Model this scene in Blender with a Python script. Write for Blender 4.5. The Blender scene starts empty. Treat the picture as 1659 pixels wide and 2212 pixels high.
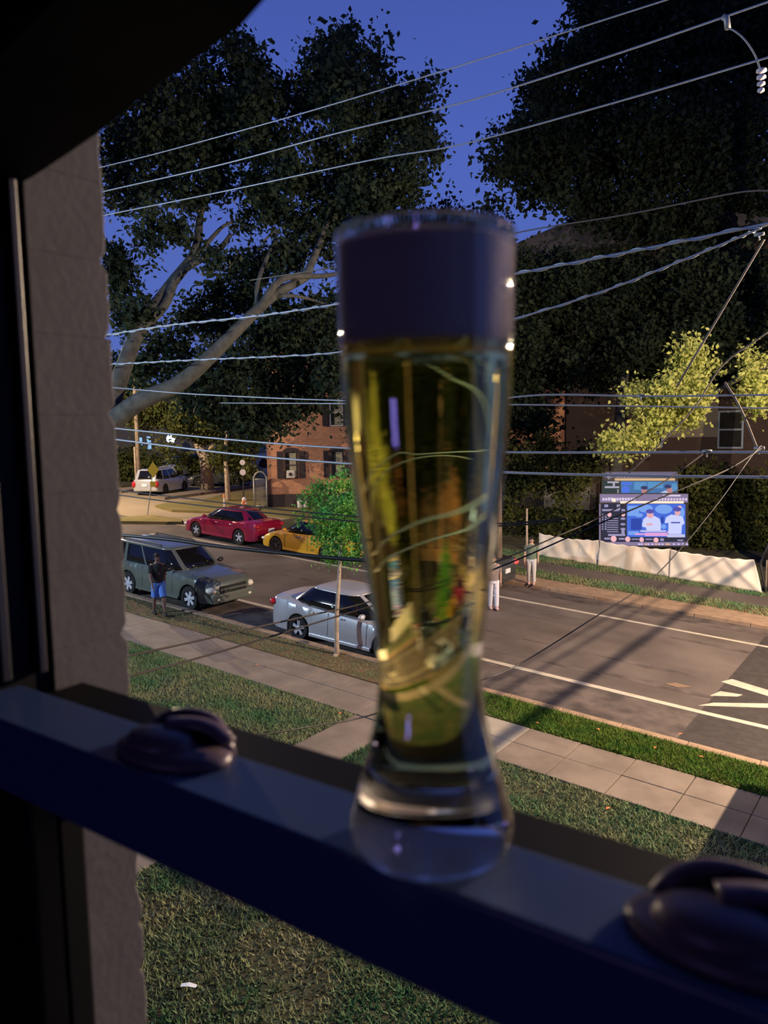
import bpy, bmesh, math, random
import numpy as np
from mathutils import Vector, Matrix
random.seed(7)
SC = bpy.context.scene
COL = SC.collection
PI = math.pi
# ------------------------------------------------------------------ camera
F_PX, CX, CY = 1700.0, 829.5, 1106.0
def _n(v): return v / np.linalg.norm(v)
_nad = _n(np.array([1110 - CX, 17000 - CY, F_PX]))
_lft = np.array([-1540 - CX, 975 - CY, F_PX]); _lft = _n(_lft - _nad * np.dot(_lft, _nad))
_Z = -_nad; _X = -_lft; _Y = np.cross(_Z, _X)
ROT = np.array([_X, _Y, _Z])          # world axes seen by the camera (x right, y down, z forward)
cam_d = bpy.data.cameras.new('camera'); cam = bpy.data.objects.new('camera', cam_d); COL.objects.link(cam)
cam_d.sensor_fit = 'HORIZONTAL'; cam_d.sensor_width = 27.0; cam_d.lens = F_PX / 1659 * 27.0
cam_d.clip_start = 0.01; cam_d.clip_end = 500
_r, _d, _f = ROT[:, 0], ROT[:, 1], ROT[:, 2]
cam.matrix_world = Matrix(((_r[0], -_d[0], -_f[0], 0), (_r[1], -_d[1], -_f[1], 0), (_r[2], -_d[2], -_f[2], 0), (0, 0, 0, 1)))
cam_d.dof.use_dof = True; cam_d.dof.focus_distance = 22.0; cam_d.dof.aperture_fstop = 10.0
SC.camera = cam
# ------------------------------------------------------------------ view, sky, lights
vs = SC.view_settings
SC.display_settings.display_device = 'sRGB'
vs.view_transform = 'Standard'; vs.look = 'None'; vs.gamma = 1.0; vs.exposure = 0.0; vs.use_curve_mapping = False
SC.cycles.use_denoising = True
SC.cycles.max_bounces = 12; SC.cycles.transmission_bounces = 12; SC.cycles.transparent_max_bounces = 12
SC.cycles.diffuse_bounces = 3; SC.cycles.glossy_bounces = 4
SC.cycles.caustics_refractive = True; SC.cycles.caustics_reflective = False
SC.cycles.sample_clamp_indirect = 8.0
W = bpy.data.worlds.new('dusk_sky'); SC.world = W; W.use_nodes = True
nt = W.node_tree; nt.nodes.clear()
wo = nt.nodes.new('ShaderNodeOutputWorld'); bg = nt.nodes.new('ShaderNodeBackground')
tc = nt.nodes.new('ShaderNodeTexCoord'); sx = nt.nodes.new('ShaderNodeSeparateXYZ'); rp = nt.nodes.new('ShaderNodeValToRGB')
nt.links.new(tc.outputs['Generated'], sx.inputs[0]); nt.links.new(sx.outputs['Z'], rp.inputs[0])
nt.links.new(rp.outputs[0], bg.inputs[0]); nt.links.new(bg.outputs[0], wo.inputs[0])
rp.color_ramp.elements[0].position = 0.0; rp.color_ramp.elements[0].color = (0.095, 0.15, 0.47, 1)
rp.color_ramp.elements[1].position = 0.75; rp.color_ramp.elements[1].color = (0.032, 0.05, 0.22, 1)
_e = rp.color_ramp.elements.new(0.30); _e.color = (0.076, 0.130, 0.49, 1)
_e = rp.color_ramp.elements.new(0.50); _e.color = (0.054, 0.092, 0.38, 1)
bg.inputs[1].default_value = 1.0
def lamp(name, loc, power, col, r=0.15, kind='POINT', target=None, size=None, angle=None):
    l = bpy.data.lights.new(name, kind); l.energy = power; l.color = col
    if kind in ('POINT', 'SPOT'): l.shadow_soft_size = r
    if kind == 'AREA': l.size = size
    if kind == 'SPOT': l.spot_size = angle; l.spot_blend = 0.6
    o = bpy.data.objects.new(name, l); COL.objects.link(o); o.location = loc
    if target is not None:
        o.rotation_euler = (Vector(target) - Vector(loc)).to_track_quat('-Z', 'Y').to_euler()
    return o
lamp('street_lamp_light', (4.0, 17.0, 2.75), 17500, (1.0, 0.73, 0.50), 0.04)            # warm lamp over the road, right of the frame
lamp('path_lamp_light', (1.3, 25.2, 1.95), 3500, (1.0, 0.74, 0.50), 0.10)               # second warm lamp across the street
lamp('corner_lamp_light', (-38.5, 21.0, 4.6), 13000, (1.0, 0.76, 0.48), 0.12)           # warm lamp at the side street
lamp('facade_flood_light', (-24.0, 1.2, 1.5), 8500, (0.66, 0.82, 1.0), 0.10, 'SPOT', (-12, 16, -5.5), angle=2.0)   # cool flood on the house front
lamp('room_lamp_light', (0.55, -1.5, 0.55), 0.3, (0.30, 0.22, 1.0), 0.05)             # violet lamp inside the room
lamp('far_flood_light', (-66, 49, 2.6), 2500, (0.45, 0.6, 1.0), 0.15)                # bluish flood on the far house
# ------------------------------------------------------------------ geometry helpers
H0, SL = 6.2, 0.0596
def gz(x, y=0): return -H0 - SL * x
def ray(px, py): return ROT @ np.array([px - CX, py - CY, F_PX])
def G(px, py, h=0.0):
    d = ray(px, py); t = (-H0 + h) / (d[2] + SL * d[0]); return Vector(d * t)
def PD(px, py, dep): return Vector(ray(px, py) * (dep / F_PX))
def PY(px, py, Y): d = ray(px, py); return Vector(d * (Y / d[1]))
class MB:
    def __init__(s): s.v = []; s.f = []
    def add(s, vs_, fs_):
        o = len(s.v); s.v += [tuple(v) for v in vs_]; s.f += [tuple(i + o for i in f) for f in fs_]; return s
    def box(s, a, b, taper=0.0):
        x0, y0, z0 = a; x1, y1, z1 = b; t = taper
        return s.add([(x0, y0, z0), (x1, y0, z0), (x1, y1, z0), (x0, y1, z0), (x0 + t, y0 + t, z1), (x1 - t, y0 + t, z1), (x1 - t, y1 - t, z1), (x0 + t, y1 - t, z1)],
                     [(3, 2, 1, 0), (4, 5, 6, 7), (0, 1, 5, 4), (1, 2, 6, 5), (2, 3, 7, 6), (3, 0, 4, 7)])
    def gbox(s, x0, x1, y0, y1, h0, h1):       # box that follows the sloping street
        v = [(x, y, gz(x) + h) for h in (h0, h1) for x, y in ((x0, y0), (x1, y0), (x1, y1), (x0, y1))]
        return s.add(v, [(3, 2, 1, 0), (4, 5, 6, 7), (0, 1, 5, 4), (1, 2, 6, 5), (2, 3, 7, 6), (3, 0, 4, 7)])
    def gpoly(s, pts, h0, h1):
        n = len(pts); v = [(x, y, gz(x) + h) for h in (h0, h1) for x, y in pts]
        return s.add(v, [tuple(range(n - 1, -1, -1)), tuple(range(n, 2 * n))] + [(i, (i + 1) % n, n + (i + 1) % n, n + i) for i in range(n)])
    def tube(s, pts, rad, n=8, cap=True):
        pts = [Vector(p) for p in pts]
        if not isinstance(rad, (list, tuple)): rad = [rad] * len(pts)
        vs_ = []; up = None
        for i, p in enumerate(pts):
            t = (pts[min(i + 1, len(pts) - 1)] - pts[max(i - 1, 0)]).normalized()
            if up is None: up = t.orthogonal().normalized()
            up = (up - t * up.dot(t)); up = up.normalized() if up.length > 1e-6 else t.orthogonal().normalized()
            w = t.cross(up)
            for k in range(n):
                a = 2 * PI * k / n; vs_.append(p + (up * math.cos(a) + w * math.sin(a)) * rad[i])
        fs_ = [(i * n + k, i * n + (k + 1) % n, (i + 1) * n + (k + 1) % n, (i + 1) * n + k) for i in range(len(pts) - 1) for k in range(n)]
        if cap: fs_ += [tuple(range(n - 1, -1, -1)), tuple(range((len(pts) - 1) * n, len(pts) * n))]
        return s.add(vs_, fs_)
    def lathe(s, prof, n=32, c=(0, 0, 0), axis='z', closed=False):
        vs_ = []
        for r, z in prof:
            for k in range(n):
                a = 2 * PI * k / n; x, y = r * math.cos(a), r * math.sin(a)
                p = (x, y, z) if axis == 'z' else ((x, z, y) if axis == 'y' else (z, x, y))
                vs_.append((p[0] + c[0], p[1] + c[1], p[2] + c[2]))
        m = len(prof)
        fs_ = [(i * n + k, i * n + (k + 1) % n, ((i + 1) % m) * n + (k + 1) % n, ((i + 1) % m) * n + k) for i in range(m if closed else m - 1) for k in range(n)]
        if not closed: fs_ += [tuple(range(n - 1, -1, -1)), tuple(range((m - 1) * n, m * n))]
        return s.add(vs_, fs_)
    def ball(s, c, r, n=10, m=7):
        rx, ry, rz = r if isinstance(r, (tuple, list)) else (r, r, r)
        prof = [(math.sin(PI * i / m), -math.cos(PI * i / m)) for i in range(m + 1)]
        vs_ = [(c[0], c[1], c[2] - rz)] + [(c[0] + rx * q * math.cos(2 * PI * k / n), c[1] + ry * q * math.sin(2 * PI * k / n), c[2] + rz * z) for q, z in prof[1:-1] for k in range(n)] + [(c[0], c[1], c[2] + rz)]
        fs_ = [(0, 1 + (k + 1) % n, 1 + k) for k in range(n)]
        for i in range(m - 2): fs_ += [(1 + i * n + k, 1 + i * n + (k + 1) % n, 1 + (i + 1) * n + (k + 1) % n, 1 + (i + 1) * n + k) for k in range(n)]
        L = len(vs_) - 1; b = 1 + (m - 2) * n
        fs_ += [(L, b + k, b + (k + 1) % n) for k in range(n)]
        return s.add(vs_, fs_)
    def obj(s, name, mat, parent=None, smooth=False, bevel=0, seg=2, fix=False):
        me = bpy.data.meshes.new(name); me.from_pydata(s.v, [], s.f); me.update()
        if fix:
            b = bmesh.new(); b.from_mesh(me); bmesh.ops.remove_doubles(b, verts=b.verts, dist=1e-6); bmesh.ops.recalc_face_normals(b, faces=b.faces); b.to_mesh(me); b.free()
        if mat: me.materials.append(mat)
        if smooth: me.polygons.foreach_set('use_smooth', [True] * len(me.polygons))
        o = bpy.data.objects.new(name, me); COL.objects.link(o)
        if parent: o.parent = parent
        if bevel:
            m = o.modifiers.new('bevel', 'BEVEL'); m.width = bevel; m.segments = seg; m.limit_method = 'ANGLE'
        return o
def tag(o, label=None, cat=None, group=None, kind=None):
    if label: o['label'] = label
    if cat: o['category'] = cat
    if group: o['group'] = group
    if kind: o['kind'] = kind
    return o
def thing(name, label, cat, loc=(0, 0, 0), rz=0.0, group=None):
    o = bpy.data.objects.new(name, None); COL.objects.link(o); o.location = loc; o.rotation_euler = (0, 0, rz); o.empty_display_size = 0.1
    return tag(o, label, cat, group)
def lerp(a, b, t): return a + (b - a) * t
def smooth_line(pts, n=8):
    pts = [Vector(p) for p in pts]; P = [pts[0] * 2 - pts[1]] + pts + [pts[-1] * 2 - pts[-2]]; out = []
    for i in range(1, len(P) - 2):
        for k in range(n):
            t = k / n
            out.append(0.5 * ((2 * P[i]) + (P[i + 1] - P[i - 1]) * t + (2 * P[i - 1] - 5 * P[i] + 4 * P[i + 1] - P[i + 2]) * t * t + (3 * P[i] - P[i - 1] - 3 * P[i + 1] + P[i + 2]) * t ** 3))
    return out + [pts[-1]]
# ------------------------------------------------------------------ materials
def mat(name, col, rough=0.6, metal=0.0, noise=0.0, scale=8.0, col2=None, bump=0.0, bscale=None, coat=0.0, spec=0.5, emit=None, estr=0.0, trans=0.0, ior=1.45, detail=4, mix_lo=0.35, mix_hi=0.65, sub=0.0):
    m = bpy.data.materials.new(name); m.use_nodes = True; t = m.node_tree; b = t.nodes['Principled BSDF']
    b.inputs['Base Color'].default_value = (*col, 1); b.inputs['Roughness'].default_value = rough; b.inputs['Metallic'].default_value = metal
    b.inputs['Coat Weight'].default_value = coat; b.inputs['Specular IOR Level'].default_value = spec; b.inputs['IOR'].default_value = ior
    b.inputs['Transmission Weight'].default_value = trans
    if sub: b.inputs['Subsurface Weight'].default_value = sub
    if emit: b.inputs['Emission Color'].default_value = (*emit, 1); b.inputs['Emission Strength'].default_value = estr
    if col2 is not None:
        g = t.nodes.new('ShaderNodeNewGeometry'); nz = t.nodes.new('ShaderNodeTexNoise'); nz.inputs['Scale'].default_value = scale; nz.inputs['Detail'].default_value = detail
        r = t.nodes.new('ShaderNodeValToRGB'); r.color_ramp.elements[0].position = mix_lo; r.color_ramp.elements[1].position = mix_hi
        r.color_ramp.elements[0].color = (*col, 1); r.color_ramp.elements[1].color = (*col2, 1)
        t.links.new(g.outputs['Position'], nz.inputs['Vector']); t.links.new(nz.outputs['Fac'], r.inputs[0]); t.links.new(r.outputs[0], b.inputs['Base Color'])
    if bump:
        g = t.nodes.new('ShaderNodeNewGeometry'); nz = t.nodes.new('ShaderNodeTexNoise'); nz.inputs['Scale'].default_value = bscale or scale; nz.inputs['Detail'].default_value = 6
        bp = t.nodes.new('ShaderNodeBump'); bp.inputs['Strength'].default_value = bump; bp.inputs['Distance'].default_value = 0.02
        t.links.new(g.outputs['Position'], nz.inputs['Vector']); t.links.new(nz.outputs['Fac'], bp.inputs['Height']); t.links.new(bp.outputs[0], b.inputs['Normal'])
    return m
def leaf_mat(name, c1, c2, tr=0.35, scale=1.2):
    m = mat(name, c1, 0.65, col2=c2, scale=scale, detail=6, spec=0.15)
    t = m.node_tree; b = t.nodes['Principled BSDF']; out = t.nodes['Material Output']
    tl = t.nodes.new('ShaderNodeBsdfTranslucent'); mx = t.nodes.new('ShaderNodeMixShader'); mx.inputs[0].default_value = tr
    src = b.inputs['Base Color'].links[0].from_socket
    t.links.new(src, tl.inputs[0]); t.links.new(b.outputs[0], mx.inputs[1]); t.links.new(tl.outputs[0], mx.inputs[2]); t.links.new(mx.outputs[0], out.inputs[0])
    return m
M = {}
M['asphalt'] = mat('asphalt', (0.078, 0.063, 0.056), 0.85, col2=(0.128, 0.104, 0.092), scale=0.7, bump=0.3, bscale=40, detail=8)
M['new_asphalt'] = mat('new_asphalt', (0.028, 0.024, 0.023), 0.85, col2=(0.045, 0.038, 0.036), scale=6, bump=0.3, bscale=50)
M['shoulder'] = mat('worn_asphalt', (0.050, 0.040, 0.037), 0.9, col2=(0.125, 0.100, 0.088), scale=2.0, bump=0.4, bscale=30, detail=9)
M['paint'] = mat('road_paint', (0.50, 0.45, 0.36), 0.6, col2=(0.36, 0.32, 0.26), scale=5, mix_lo=0.45, mix_hi=0.8)
M['concrete'] = mat('sidewalk_concrete', (0.215, 0.175, 0.142), 0.85, col2=(0.155, 0.125, 0.100), scale=1.8, bump=0.25, bscale=35, detail=8)
M['new_concrete'] = mat('new_concrete', (0.36, 0.325, 0.265), 0.85, col2=(0.30, 0.27, 0.22), scale=3)
M['curb'] = mat('curb_stone', (0.33, 0.23, 0.15), 0.9, col2=(0.24, 0.165, 0.11), scale=4, bump=0.4, bscale=20)
M['soil'] = mat('lawn_soil', (0.045, 0.040, 0.022), 0.95, col2=(0.065, 0.070, 0.030), scale=1.0, bump=0.6, bscale=25, detail=8)
M['mulch'] = mat('mulch', (0.16, 0.085, 0.042), 0.95, col2=(0.085, 0.070, 0.030), scale=2.2, bump=0.8, bscale=18, detail=8)
M['lot'] = mat('pale_pavement', (0.30, 0.24, 0.165), 0.9, col2=(0.24, 0.19, 0.13), scale=0.4, detail=6)
M['grass'] = mat('grass_blades', (0.075, 0.190, 0.075), 0.7, col2=(0.26, 0.27, 0.14), scale=1.1, detail=7, spec=0.2)
M['grass_lush'] = mat('lush_grass', (0.050, 0.140, 0.015), 0.7, col2=(0.115, 0.185, 0.025), scale=2.0, detail=6, spec=0.2)
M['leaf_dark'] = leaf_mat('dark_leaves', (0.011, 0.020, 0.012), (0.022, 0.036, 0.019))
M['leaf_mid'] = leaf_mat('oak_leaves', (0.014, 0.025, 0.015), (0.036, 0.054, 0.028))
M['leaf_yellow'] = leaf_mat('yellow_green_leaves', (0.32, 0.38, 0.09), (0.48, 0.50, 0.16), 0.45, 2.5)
M['leaf_green'] = leaf_mat('sapling_leaves', (0.06, 0.30, 0.09), (0.20, 0.42, 0.07), 0.4, 2.5)
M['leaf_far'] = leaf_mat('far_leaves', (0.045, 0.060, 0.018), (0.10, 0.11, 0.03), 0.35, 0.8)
M['bark'] = mat('bark', (0.045, 0.048, 0.042), 0.9, col2=(0.085, 0.088, 0.075), scale=4, bump=0.6, bscale=12)
M['bark_light'] = mat('light_bark', (0.30, 0.23, 0.17), 0.9, col2=(0.42, 0.34, 0.26), scale=9, bump=0.4, bscale=20)
M['cable_grey'] = mat('bare_cable', (0.42, 0.44, 0.46), 0.45, metal=0.4)
M['cable_black'] = mat('black_cable', (0.008, 0.008, 0.009), 0.5)
M['cable_tan'] = mat('weathered_cable', (0.20, 0.16, 0.12), 0.8)
M['cable_dark'] = mat('dark_service_cable', (0.035, 0.03, 0.026), 0.8)
M['wood_pole'] = mat('pole_wood', (0.16, 0.12, 0.085), 0.9, col2=(0.24, 0.19, 0.14), scale=6)
M['black'] = mat('black_plastic', (0.012, 0.012, 0.013), 0.5)
M['tire'] = mat('tire_rubber', (0.012, 0.012, 0.012), 0.8)
M['rim'] = mat('alloy_rim', (0.55, 0.56, 0.60), 0.3, metal=0.15, coat=0.5)
M['rim_dark'] = mat('dark_rim', (0.10, 0.095, 0.09), 0.35, metal=0.7)
M['car_glass'] = mat('car_glass', (0.006, 0.006, 0.007), 0.06, spec=0.6)
M['silver'] = mat('silver_paint', (0.46, 0.47, 0.50), 0.32, metal=0.35, coat=0.6)
M['sage'] = mat('sage_paint', (0.13, 0.15, 0.125), 0.32, metal=0.35, coat=0.6)
M['red'] = mat('crimson_paint', (0.27, 0.006, 0.038), 0.28, metal=0.15, coat=0.8)
M['yellow'] = mat('yellow_paint', (0.62, 0.32, 0.015), 0.4, coat=0.5)
M['white_car'] = mat('white_car_paint', (0.62, 0.60, 0.57), 0.35, coat=0.5)
M['grey_car'] = mat('dark_car_paint', (0.035, 0.04, 0.045), 0.3, coat=0.5)
M['chrome'] = mat('chrome', (0.7, 0.68, 0.62), 0.2, metal=1.0)
M['lens_clear'] = mat('headlight_lens', (0.70, 0.66, 0.55), 0.25, coat=1.0)
M['lens_red'] = mat('tail_light_lens', (0.40, 0.012, 0.015), 0.2, coat=1.0)
M['lens_lit'] = mat('lit_tail_light', (0.6, 0.02, 0.03), 0.2, emit=(1.0, 0.10, 0.08), estr=1.0)
M['plate'] = mat('licence_plate', (0.75, 0.75, 0.78), 0.5)
M['navy'] = mat('navy_sash_paint', (0.032, 0.064, 0.165), 0.40, spec=0.5)
M['frame_black'] = mat('black_frame', (0.003, 0.003, 0.0035), 0.6, spec=0.15)
M['frame_ridge'] = mat('dark_channel', (0.018, 0.017, 0.019), 0.4)
M['lock'] = mat('sash_lock_metal', (0.13, 0.095, 0.12), 0.38, spec=0.5)
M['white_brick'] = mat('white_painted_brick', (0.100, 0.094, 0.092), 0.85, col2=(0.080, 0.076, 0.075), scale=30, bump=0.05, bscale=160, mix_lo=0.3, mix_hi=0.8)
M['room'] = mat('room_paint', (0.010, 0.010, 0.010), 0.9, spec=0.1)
M['tarp'] = mat('white_tarp', (0.74, 0.68, 0.58), 0.6, col2=(0.66, 0.59, 0.49), scale=1.5)
M['brick_mortar'] = mat('mortar', (0.42, 0.33, 0.27), 0.9)
M['shutter'] = mat('dark_shutter', (0.035, 0.022, 0.022), 0.6)
M['white_trim'] = mat('white_trim', (0.62, 0.58, 0.50), 0.6)
M['curtain'] = mat('pale_curtain', (0.30, 0.28, 0.20), 0.9)
M['pane'] = mat('dark_pane', (0.02, 0.02, 0.02), 0.08)
M['foundation'] = mat('dark_foundation', (0.055, 0.042, 0.038), 0.9)
M['roof'] = mat('dark_roof', (0.035, 0.035, 0.045), 0.85, col2=(0.05, 0.05, 0.06), scale=3)
M['dark_wall'] = mat('dark_siding', (0.045, 0.030, 0.026), 0.9)  # one even dark brown
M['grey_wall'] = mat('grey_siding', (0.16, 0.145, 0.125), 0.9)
M['galv'] = mat('galvanised', (0.32, 0.32, 0.29), 0.5, metal=0.4)
M['sign_yellow'] = mat('sign_yellow', (0.38, 0.33, 0.03), 0.6)
M['sign_white'] = mat('sign_white', (0.62, 0.56, 0.56), 0.6)
M['orange'] = mat('orange_plastic', (0.7, 0.22, 0.08), 0.5)
M['skin'] = mat('skin', (0.19, 0.11, 0.08), 0.6)
M['skin_light'] = mat('light_skin', (0.48, 0.30, 0.22), 0.6)
M['hair'] = mat('dark_hair', (0.012, 0.010, 0.009), 0.7)
M['cloth_black'] = mat('black_cloth', (0.018, 0.017, 0.019), 0.9)
M['denim_blue'] = mat('blue_shorts', (0.10, 0.22, 0.62), 0.9)
M['cloth_green'] = mat('sage_shirt', (0.12, 0.17, 0.12), 0.9)
M['cloth_pale'] = mat('pale_trousers', (0.52, 0.52, 0.50), 0.9)
M['cloth_white'] = mat('white_clothes', (0.62, 0.62, 0.70), 0.9)
M['cloth_grey'] = mat('grey_shirt', (0.20, 0.17, 0.16), 0.9)
M['pink'] = mat('pink_shoes', (0.62, 0.38, 0.36), 0.8)
M['paper'] = mat('white_paper', (0.75, 0.82, 0.85), 0.7)
def emis(name, col, s):
    m = bpy.data.materials.new(name); m.use_nodes = True; t = m.node_tree; t.nodes.clear()
    e = t.nodes.new('ShaderNodeEmission'); e.inputs[0].default_value = (*col, 1); e.inputs[1].default_value = s
    o = t.nodes.new('ShaderNodeOutputMaterial'); t.links.new(e.outputs[0], o.inputs[0]); return m
M['bulb_warm'] = emis('lit_warm_bulb', (1.0, 0.72, 0.42), 220)
M['bulb_cool'] = emis('lit_cool_bulb', (0.45, 0.62, 1.0), 7)
M['win_cool'] = emis('lit_cool_window', (0.35, 0.62, 0.95), 0.9)
M['bulb_violet'] = emis('lit_violet_bulb', (0.30, 0.22, 1.0), 30)
def glassmat(name, ior=1.5, col=(1, 1, 1), absorb=None, dens=0.0, rough=0.0):
    m = bpy.data.materials.new(name); m.use_nodes = True; t = m.node_tree; t.nodes.clear()
    g = t.nodes.new('ShaderNodeBsdfGlass'); g.inputs['IOR'].default_value = ior; g.inputs['Color'].default_value = (*col, 1); g.inputs['Roughness'].default_value = rough
    o = t.nodes.new('ShaderNodeOutputMaterial'); t.links.new(g.outputs[0], o.inputs[0])
    if absorb:
        a = t.nodes.new('ShaderNodeVolumeAbsorption'); a.inputs[0].default_value = (*absorb, 1); a.inputs[1].default_value = dens; t.links.new(a.outputs[0], o.inputs['Volume'])
    return m
M['glass'] = glassmat('clear_glass', 1.5)
M['beer'] = glassmat('golden_beer', 1.34 / 1.5, absorb=(0.90, 0.84, 0.12), dens=36.0)
M['foam'] = mat('beer_foam', (0.80, 0.70, 0.68), 0.95, bump=0.25, bscale=700, sub=0.0)
M['pane_glass'] = glassmat('window_glass', 1.02)
def brickmat():
    m = mat('red_brick', (0.36, 0.13, 0.06), 0.9); t = m.node_tree; b = t.nodes['Principled BSDF']
    tcn = t.nodes.new('ShaderNodeTexCoord'); br = t.nodes.new('ShaderNodeTexBrick'); mp = t.nodes.new('ShaderNodeMapping')
    mp.inputs['Rotation'].default_value = (PI / 2, 0, 0)
    br.inputs['Color1'].default_value = (0.58, 0.26, 0.125, 1); br.inputs['Color2'].default_value = (0.40, 0.17, 0.085, 1); br.inputs['Mortar'].default_value = (0.52, 0.36, 0.25, 1)
    br.inputs['Scale'].default_value = 1.0; br.inputs['Mortar Size'].default_value = 0.010; br.inputs['Brick Width'].default_value = 0.24; br.inputs['Row Height'].default_value = 0.10
    t.links.new(tcn.outputs['Object'], mp.inputs[0]); t.links.new(mp.outputs[0], br.inputs['Vector']); t.links.new(br.outputs[0], b.inputs['Base Color'])
    return m
M['brick'] = brickmat()
# ================================================================== THE WINDOW AND ROOM
ZB = -0.1534                                   # top of the sash rail
win = tag(MB().box((-0.47, 0.252, ZB - 0.052), (0.62, 0.290, -0.1625)).obj('window_1', M['frame_black']), 'black outer frame and lowered upper sash behind the navy rail', None, kind='structure')
win['label'] = 'black window frame around the dusk view'
MB().box((-0.56, 0.2105, ZB - 0.0405), (0.62, 0.2500, ZB)).obj('sash_rail', M['navy'], win, bevel=0.0018, seg=3)
# left stile of the frame: stacked channels
s = MB(); s.box((-0.60, 0.205, -0.75), (-0.4585, 0.270, 0.36)); s.obj('frame_stile', M['frame_black'], win, bevel=0.002)
for x, y, w in ((-0.452, 0.262, 0.0025), (-0.4545, 0.240, 0.003), (-0.4575, 0.224, 0.003), (-0.462, 0.207, 0.003)):
    MB().box((-0.470, y - w, -0.148), (x, y + w, 0.36)).obj('channel_ridge', M['frame_ridge'], win, bevel=0.0008)
MB().box((-0.56, 0.214, -0.75), (-0.392, 0.246, ZB - 0.0405)).obj('sash_stile', M['frame_black'], win, bevel=0.002)
MB().box((-0.392, 0.2285, -0.72), (0.62, 0.2315, ZB - 0.0405)).obj('window_pane', M['pane_glass'], win)
MB().box((-0.56, 0.212, -0.76), (0.62, 0.250, -0.72)).obj('sash_bottom_rail', M['navy'], win)
MB().box((0.62, 0.205, -0.75), (0.70, 0.270, 0.36)).obj('frame_stile', M['frame_black'], win)
# shallow arched head
head = [(-0.60, 0.142), (-0.47, 0.1475), (-0.444, 0.1495), (-0.409, 0.1548), (-0.370, 0.1612), (-0.337, 0.1695), (-0.295, 0.1765), (-0.270, 0.1815), (-0.253, 0.189), (-0.20, 0.199), (-0.1, 0.212), (0.08, 0.220), (0.26, 0.212), (0.42, 0.195), (0.62, 0.150), (0.75, 0.130)]
hv = MB()
for (xa, za), (xb, zb) in zip(head[:-1], head[1:]):
    hv.add([(xa, 0.20, za), (xb, 0.20, zb), (xb, 0.27, zb), (xa, 0.27, za), (xa, 0.20, 0.42), (xb, 0.20, 0.42), (xb, 0.27, 0.42), (xa, 0.27, 0.42)],
           [(3, 2, 1, 0), (4, 5, 6, 7), (0, 1, 5, 4), (1, 2, 6, 5), (2, 3, 7, 6), (3, 0, 4, 7)])
hv.obj('arched_head', M['frame_black'], win, fix=True)
# painted brick reveal, its outer edge ragged
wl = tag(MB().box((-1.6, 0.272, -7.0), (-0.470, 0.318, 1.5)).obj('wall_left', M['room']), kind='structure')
wl['label'] = 'white painted brick reveal left of the window'
rb = random.Random(3)
zc = -0.78; k = 0
while zc < 0.33:
    hh = 0.0495; ye = 0.3262 + rb.uniform(-0.0016, 0.0016)
    n = 7; vs_ = []; jx = rb.uniform(-0.0002, 0.0002)
    for i in range(n + 1):
        z = zc + 0.0001 + (hh - 0.0002) * i / n
        e = ye + rb.uniform(-0.0008, 0.0008) - (0.0045 if (i in (0, n) and rb.random() < 0.6) else 0) - (0.003 * rb.random() if (rb.random() < 0.10) else 0)
        for (x, y) in ((-0.62, 0.271), (-0.4555 + jx, 0.271), (-0.4555 + jx, e - 0.0015), (-0.4568, e), (-0.62, e)): vs_.append((x, y, z))
    fs_ = []
    for i in range(n):
        for j in range(5): fs_.append((i * 5 + j, i * 5 + (j + 1) % 5, (i + 1) * 5 + (j + 1) % 5, (i + 1) * 5 + j))
    fs_ += [(4, 3, 2, 1, 0), tuple(n * 5 + j for j in range(5))]
    MB().add(vs_, fs_).obj('brick', M['white_brick'], wl)
    zc += hh
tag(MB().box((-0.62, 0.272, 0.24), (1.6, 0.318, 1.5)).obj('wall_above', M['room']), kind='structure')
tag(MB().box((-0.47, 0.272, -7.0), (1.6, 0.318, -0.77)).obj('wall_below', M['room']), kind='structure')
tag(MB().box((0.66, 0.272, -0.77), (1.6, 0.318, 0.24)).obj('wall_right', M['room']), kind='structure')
for nm, a, b in (('wall_front_left', (-1.6, 0.205, -1.3), (-0.60, 0.271, 1.5)), ('wall_front_right', (0.70, 0.205, -1.3), (1.6, 0.271, 1.5)), ('wall_front_above', (-0.60, 0.205, 0.42), (0.70, 0.271, 1.5)), ('wall_front_below', (-0.60, 0.205, -1.3), (0.70, 0.271, -0.76)),
                 ('wall_side_left', (-1.7, -3, -1.3), (-1.6, 0.318, 1.5)), ('wall_side_right', (1.6, -3, -1.3), (1.7, 0.318, 1.5)), ('wall_back', (-1.7, -3.1, -1.3), (1.7, -3, 1.5)), ('floor', (-1.7, -3, -1.4), (1.7, 0.271, -1.3)), ('ceiling', (-1.7, -3, 1.5), (1.7, 0.318, 1.6))):
    tag(MB().box(a, b).obj(nm, M['room']), kind='structure')
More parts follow.
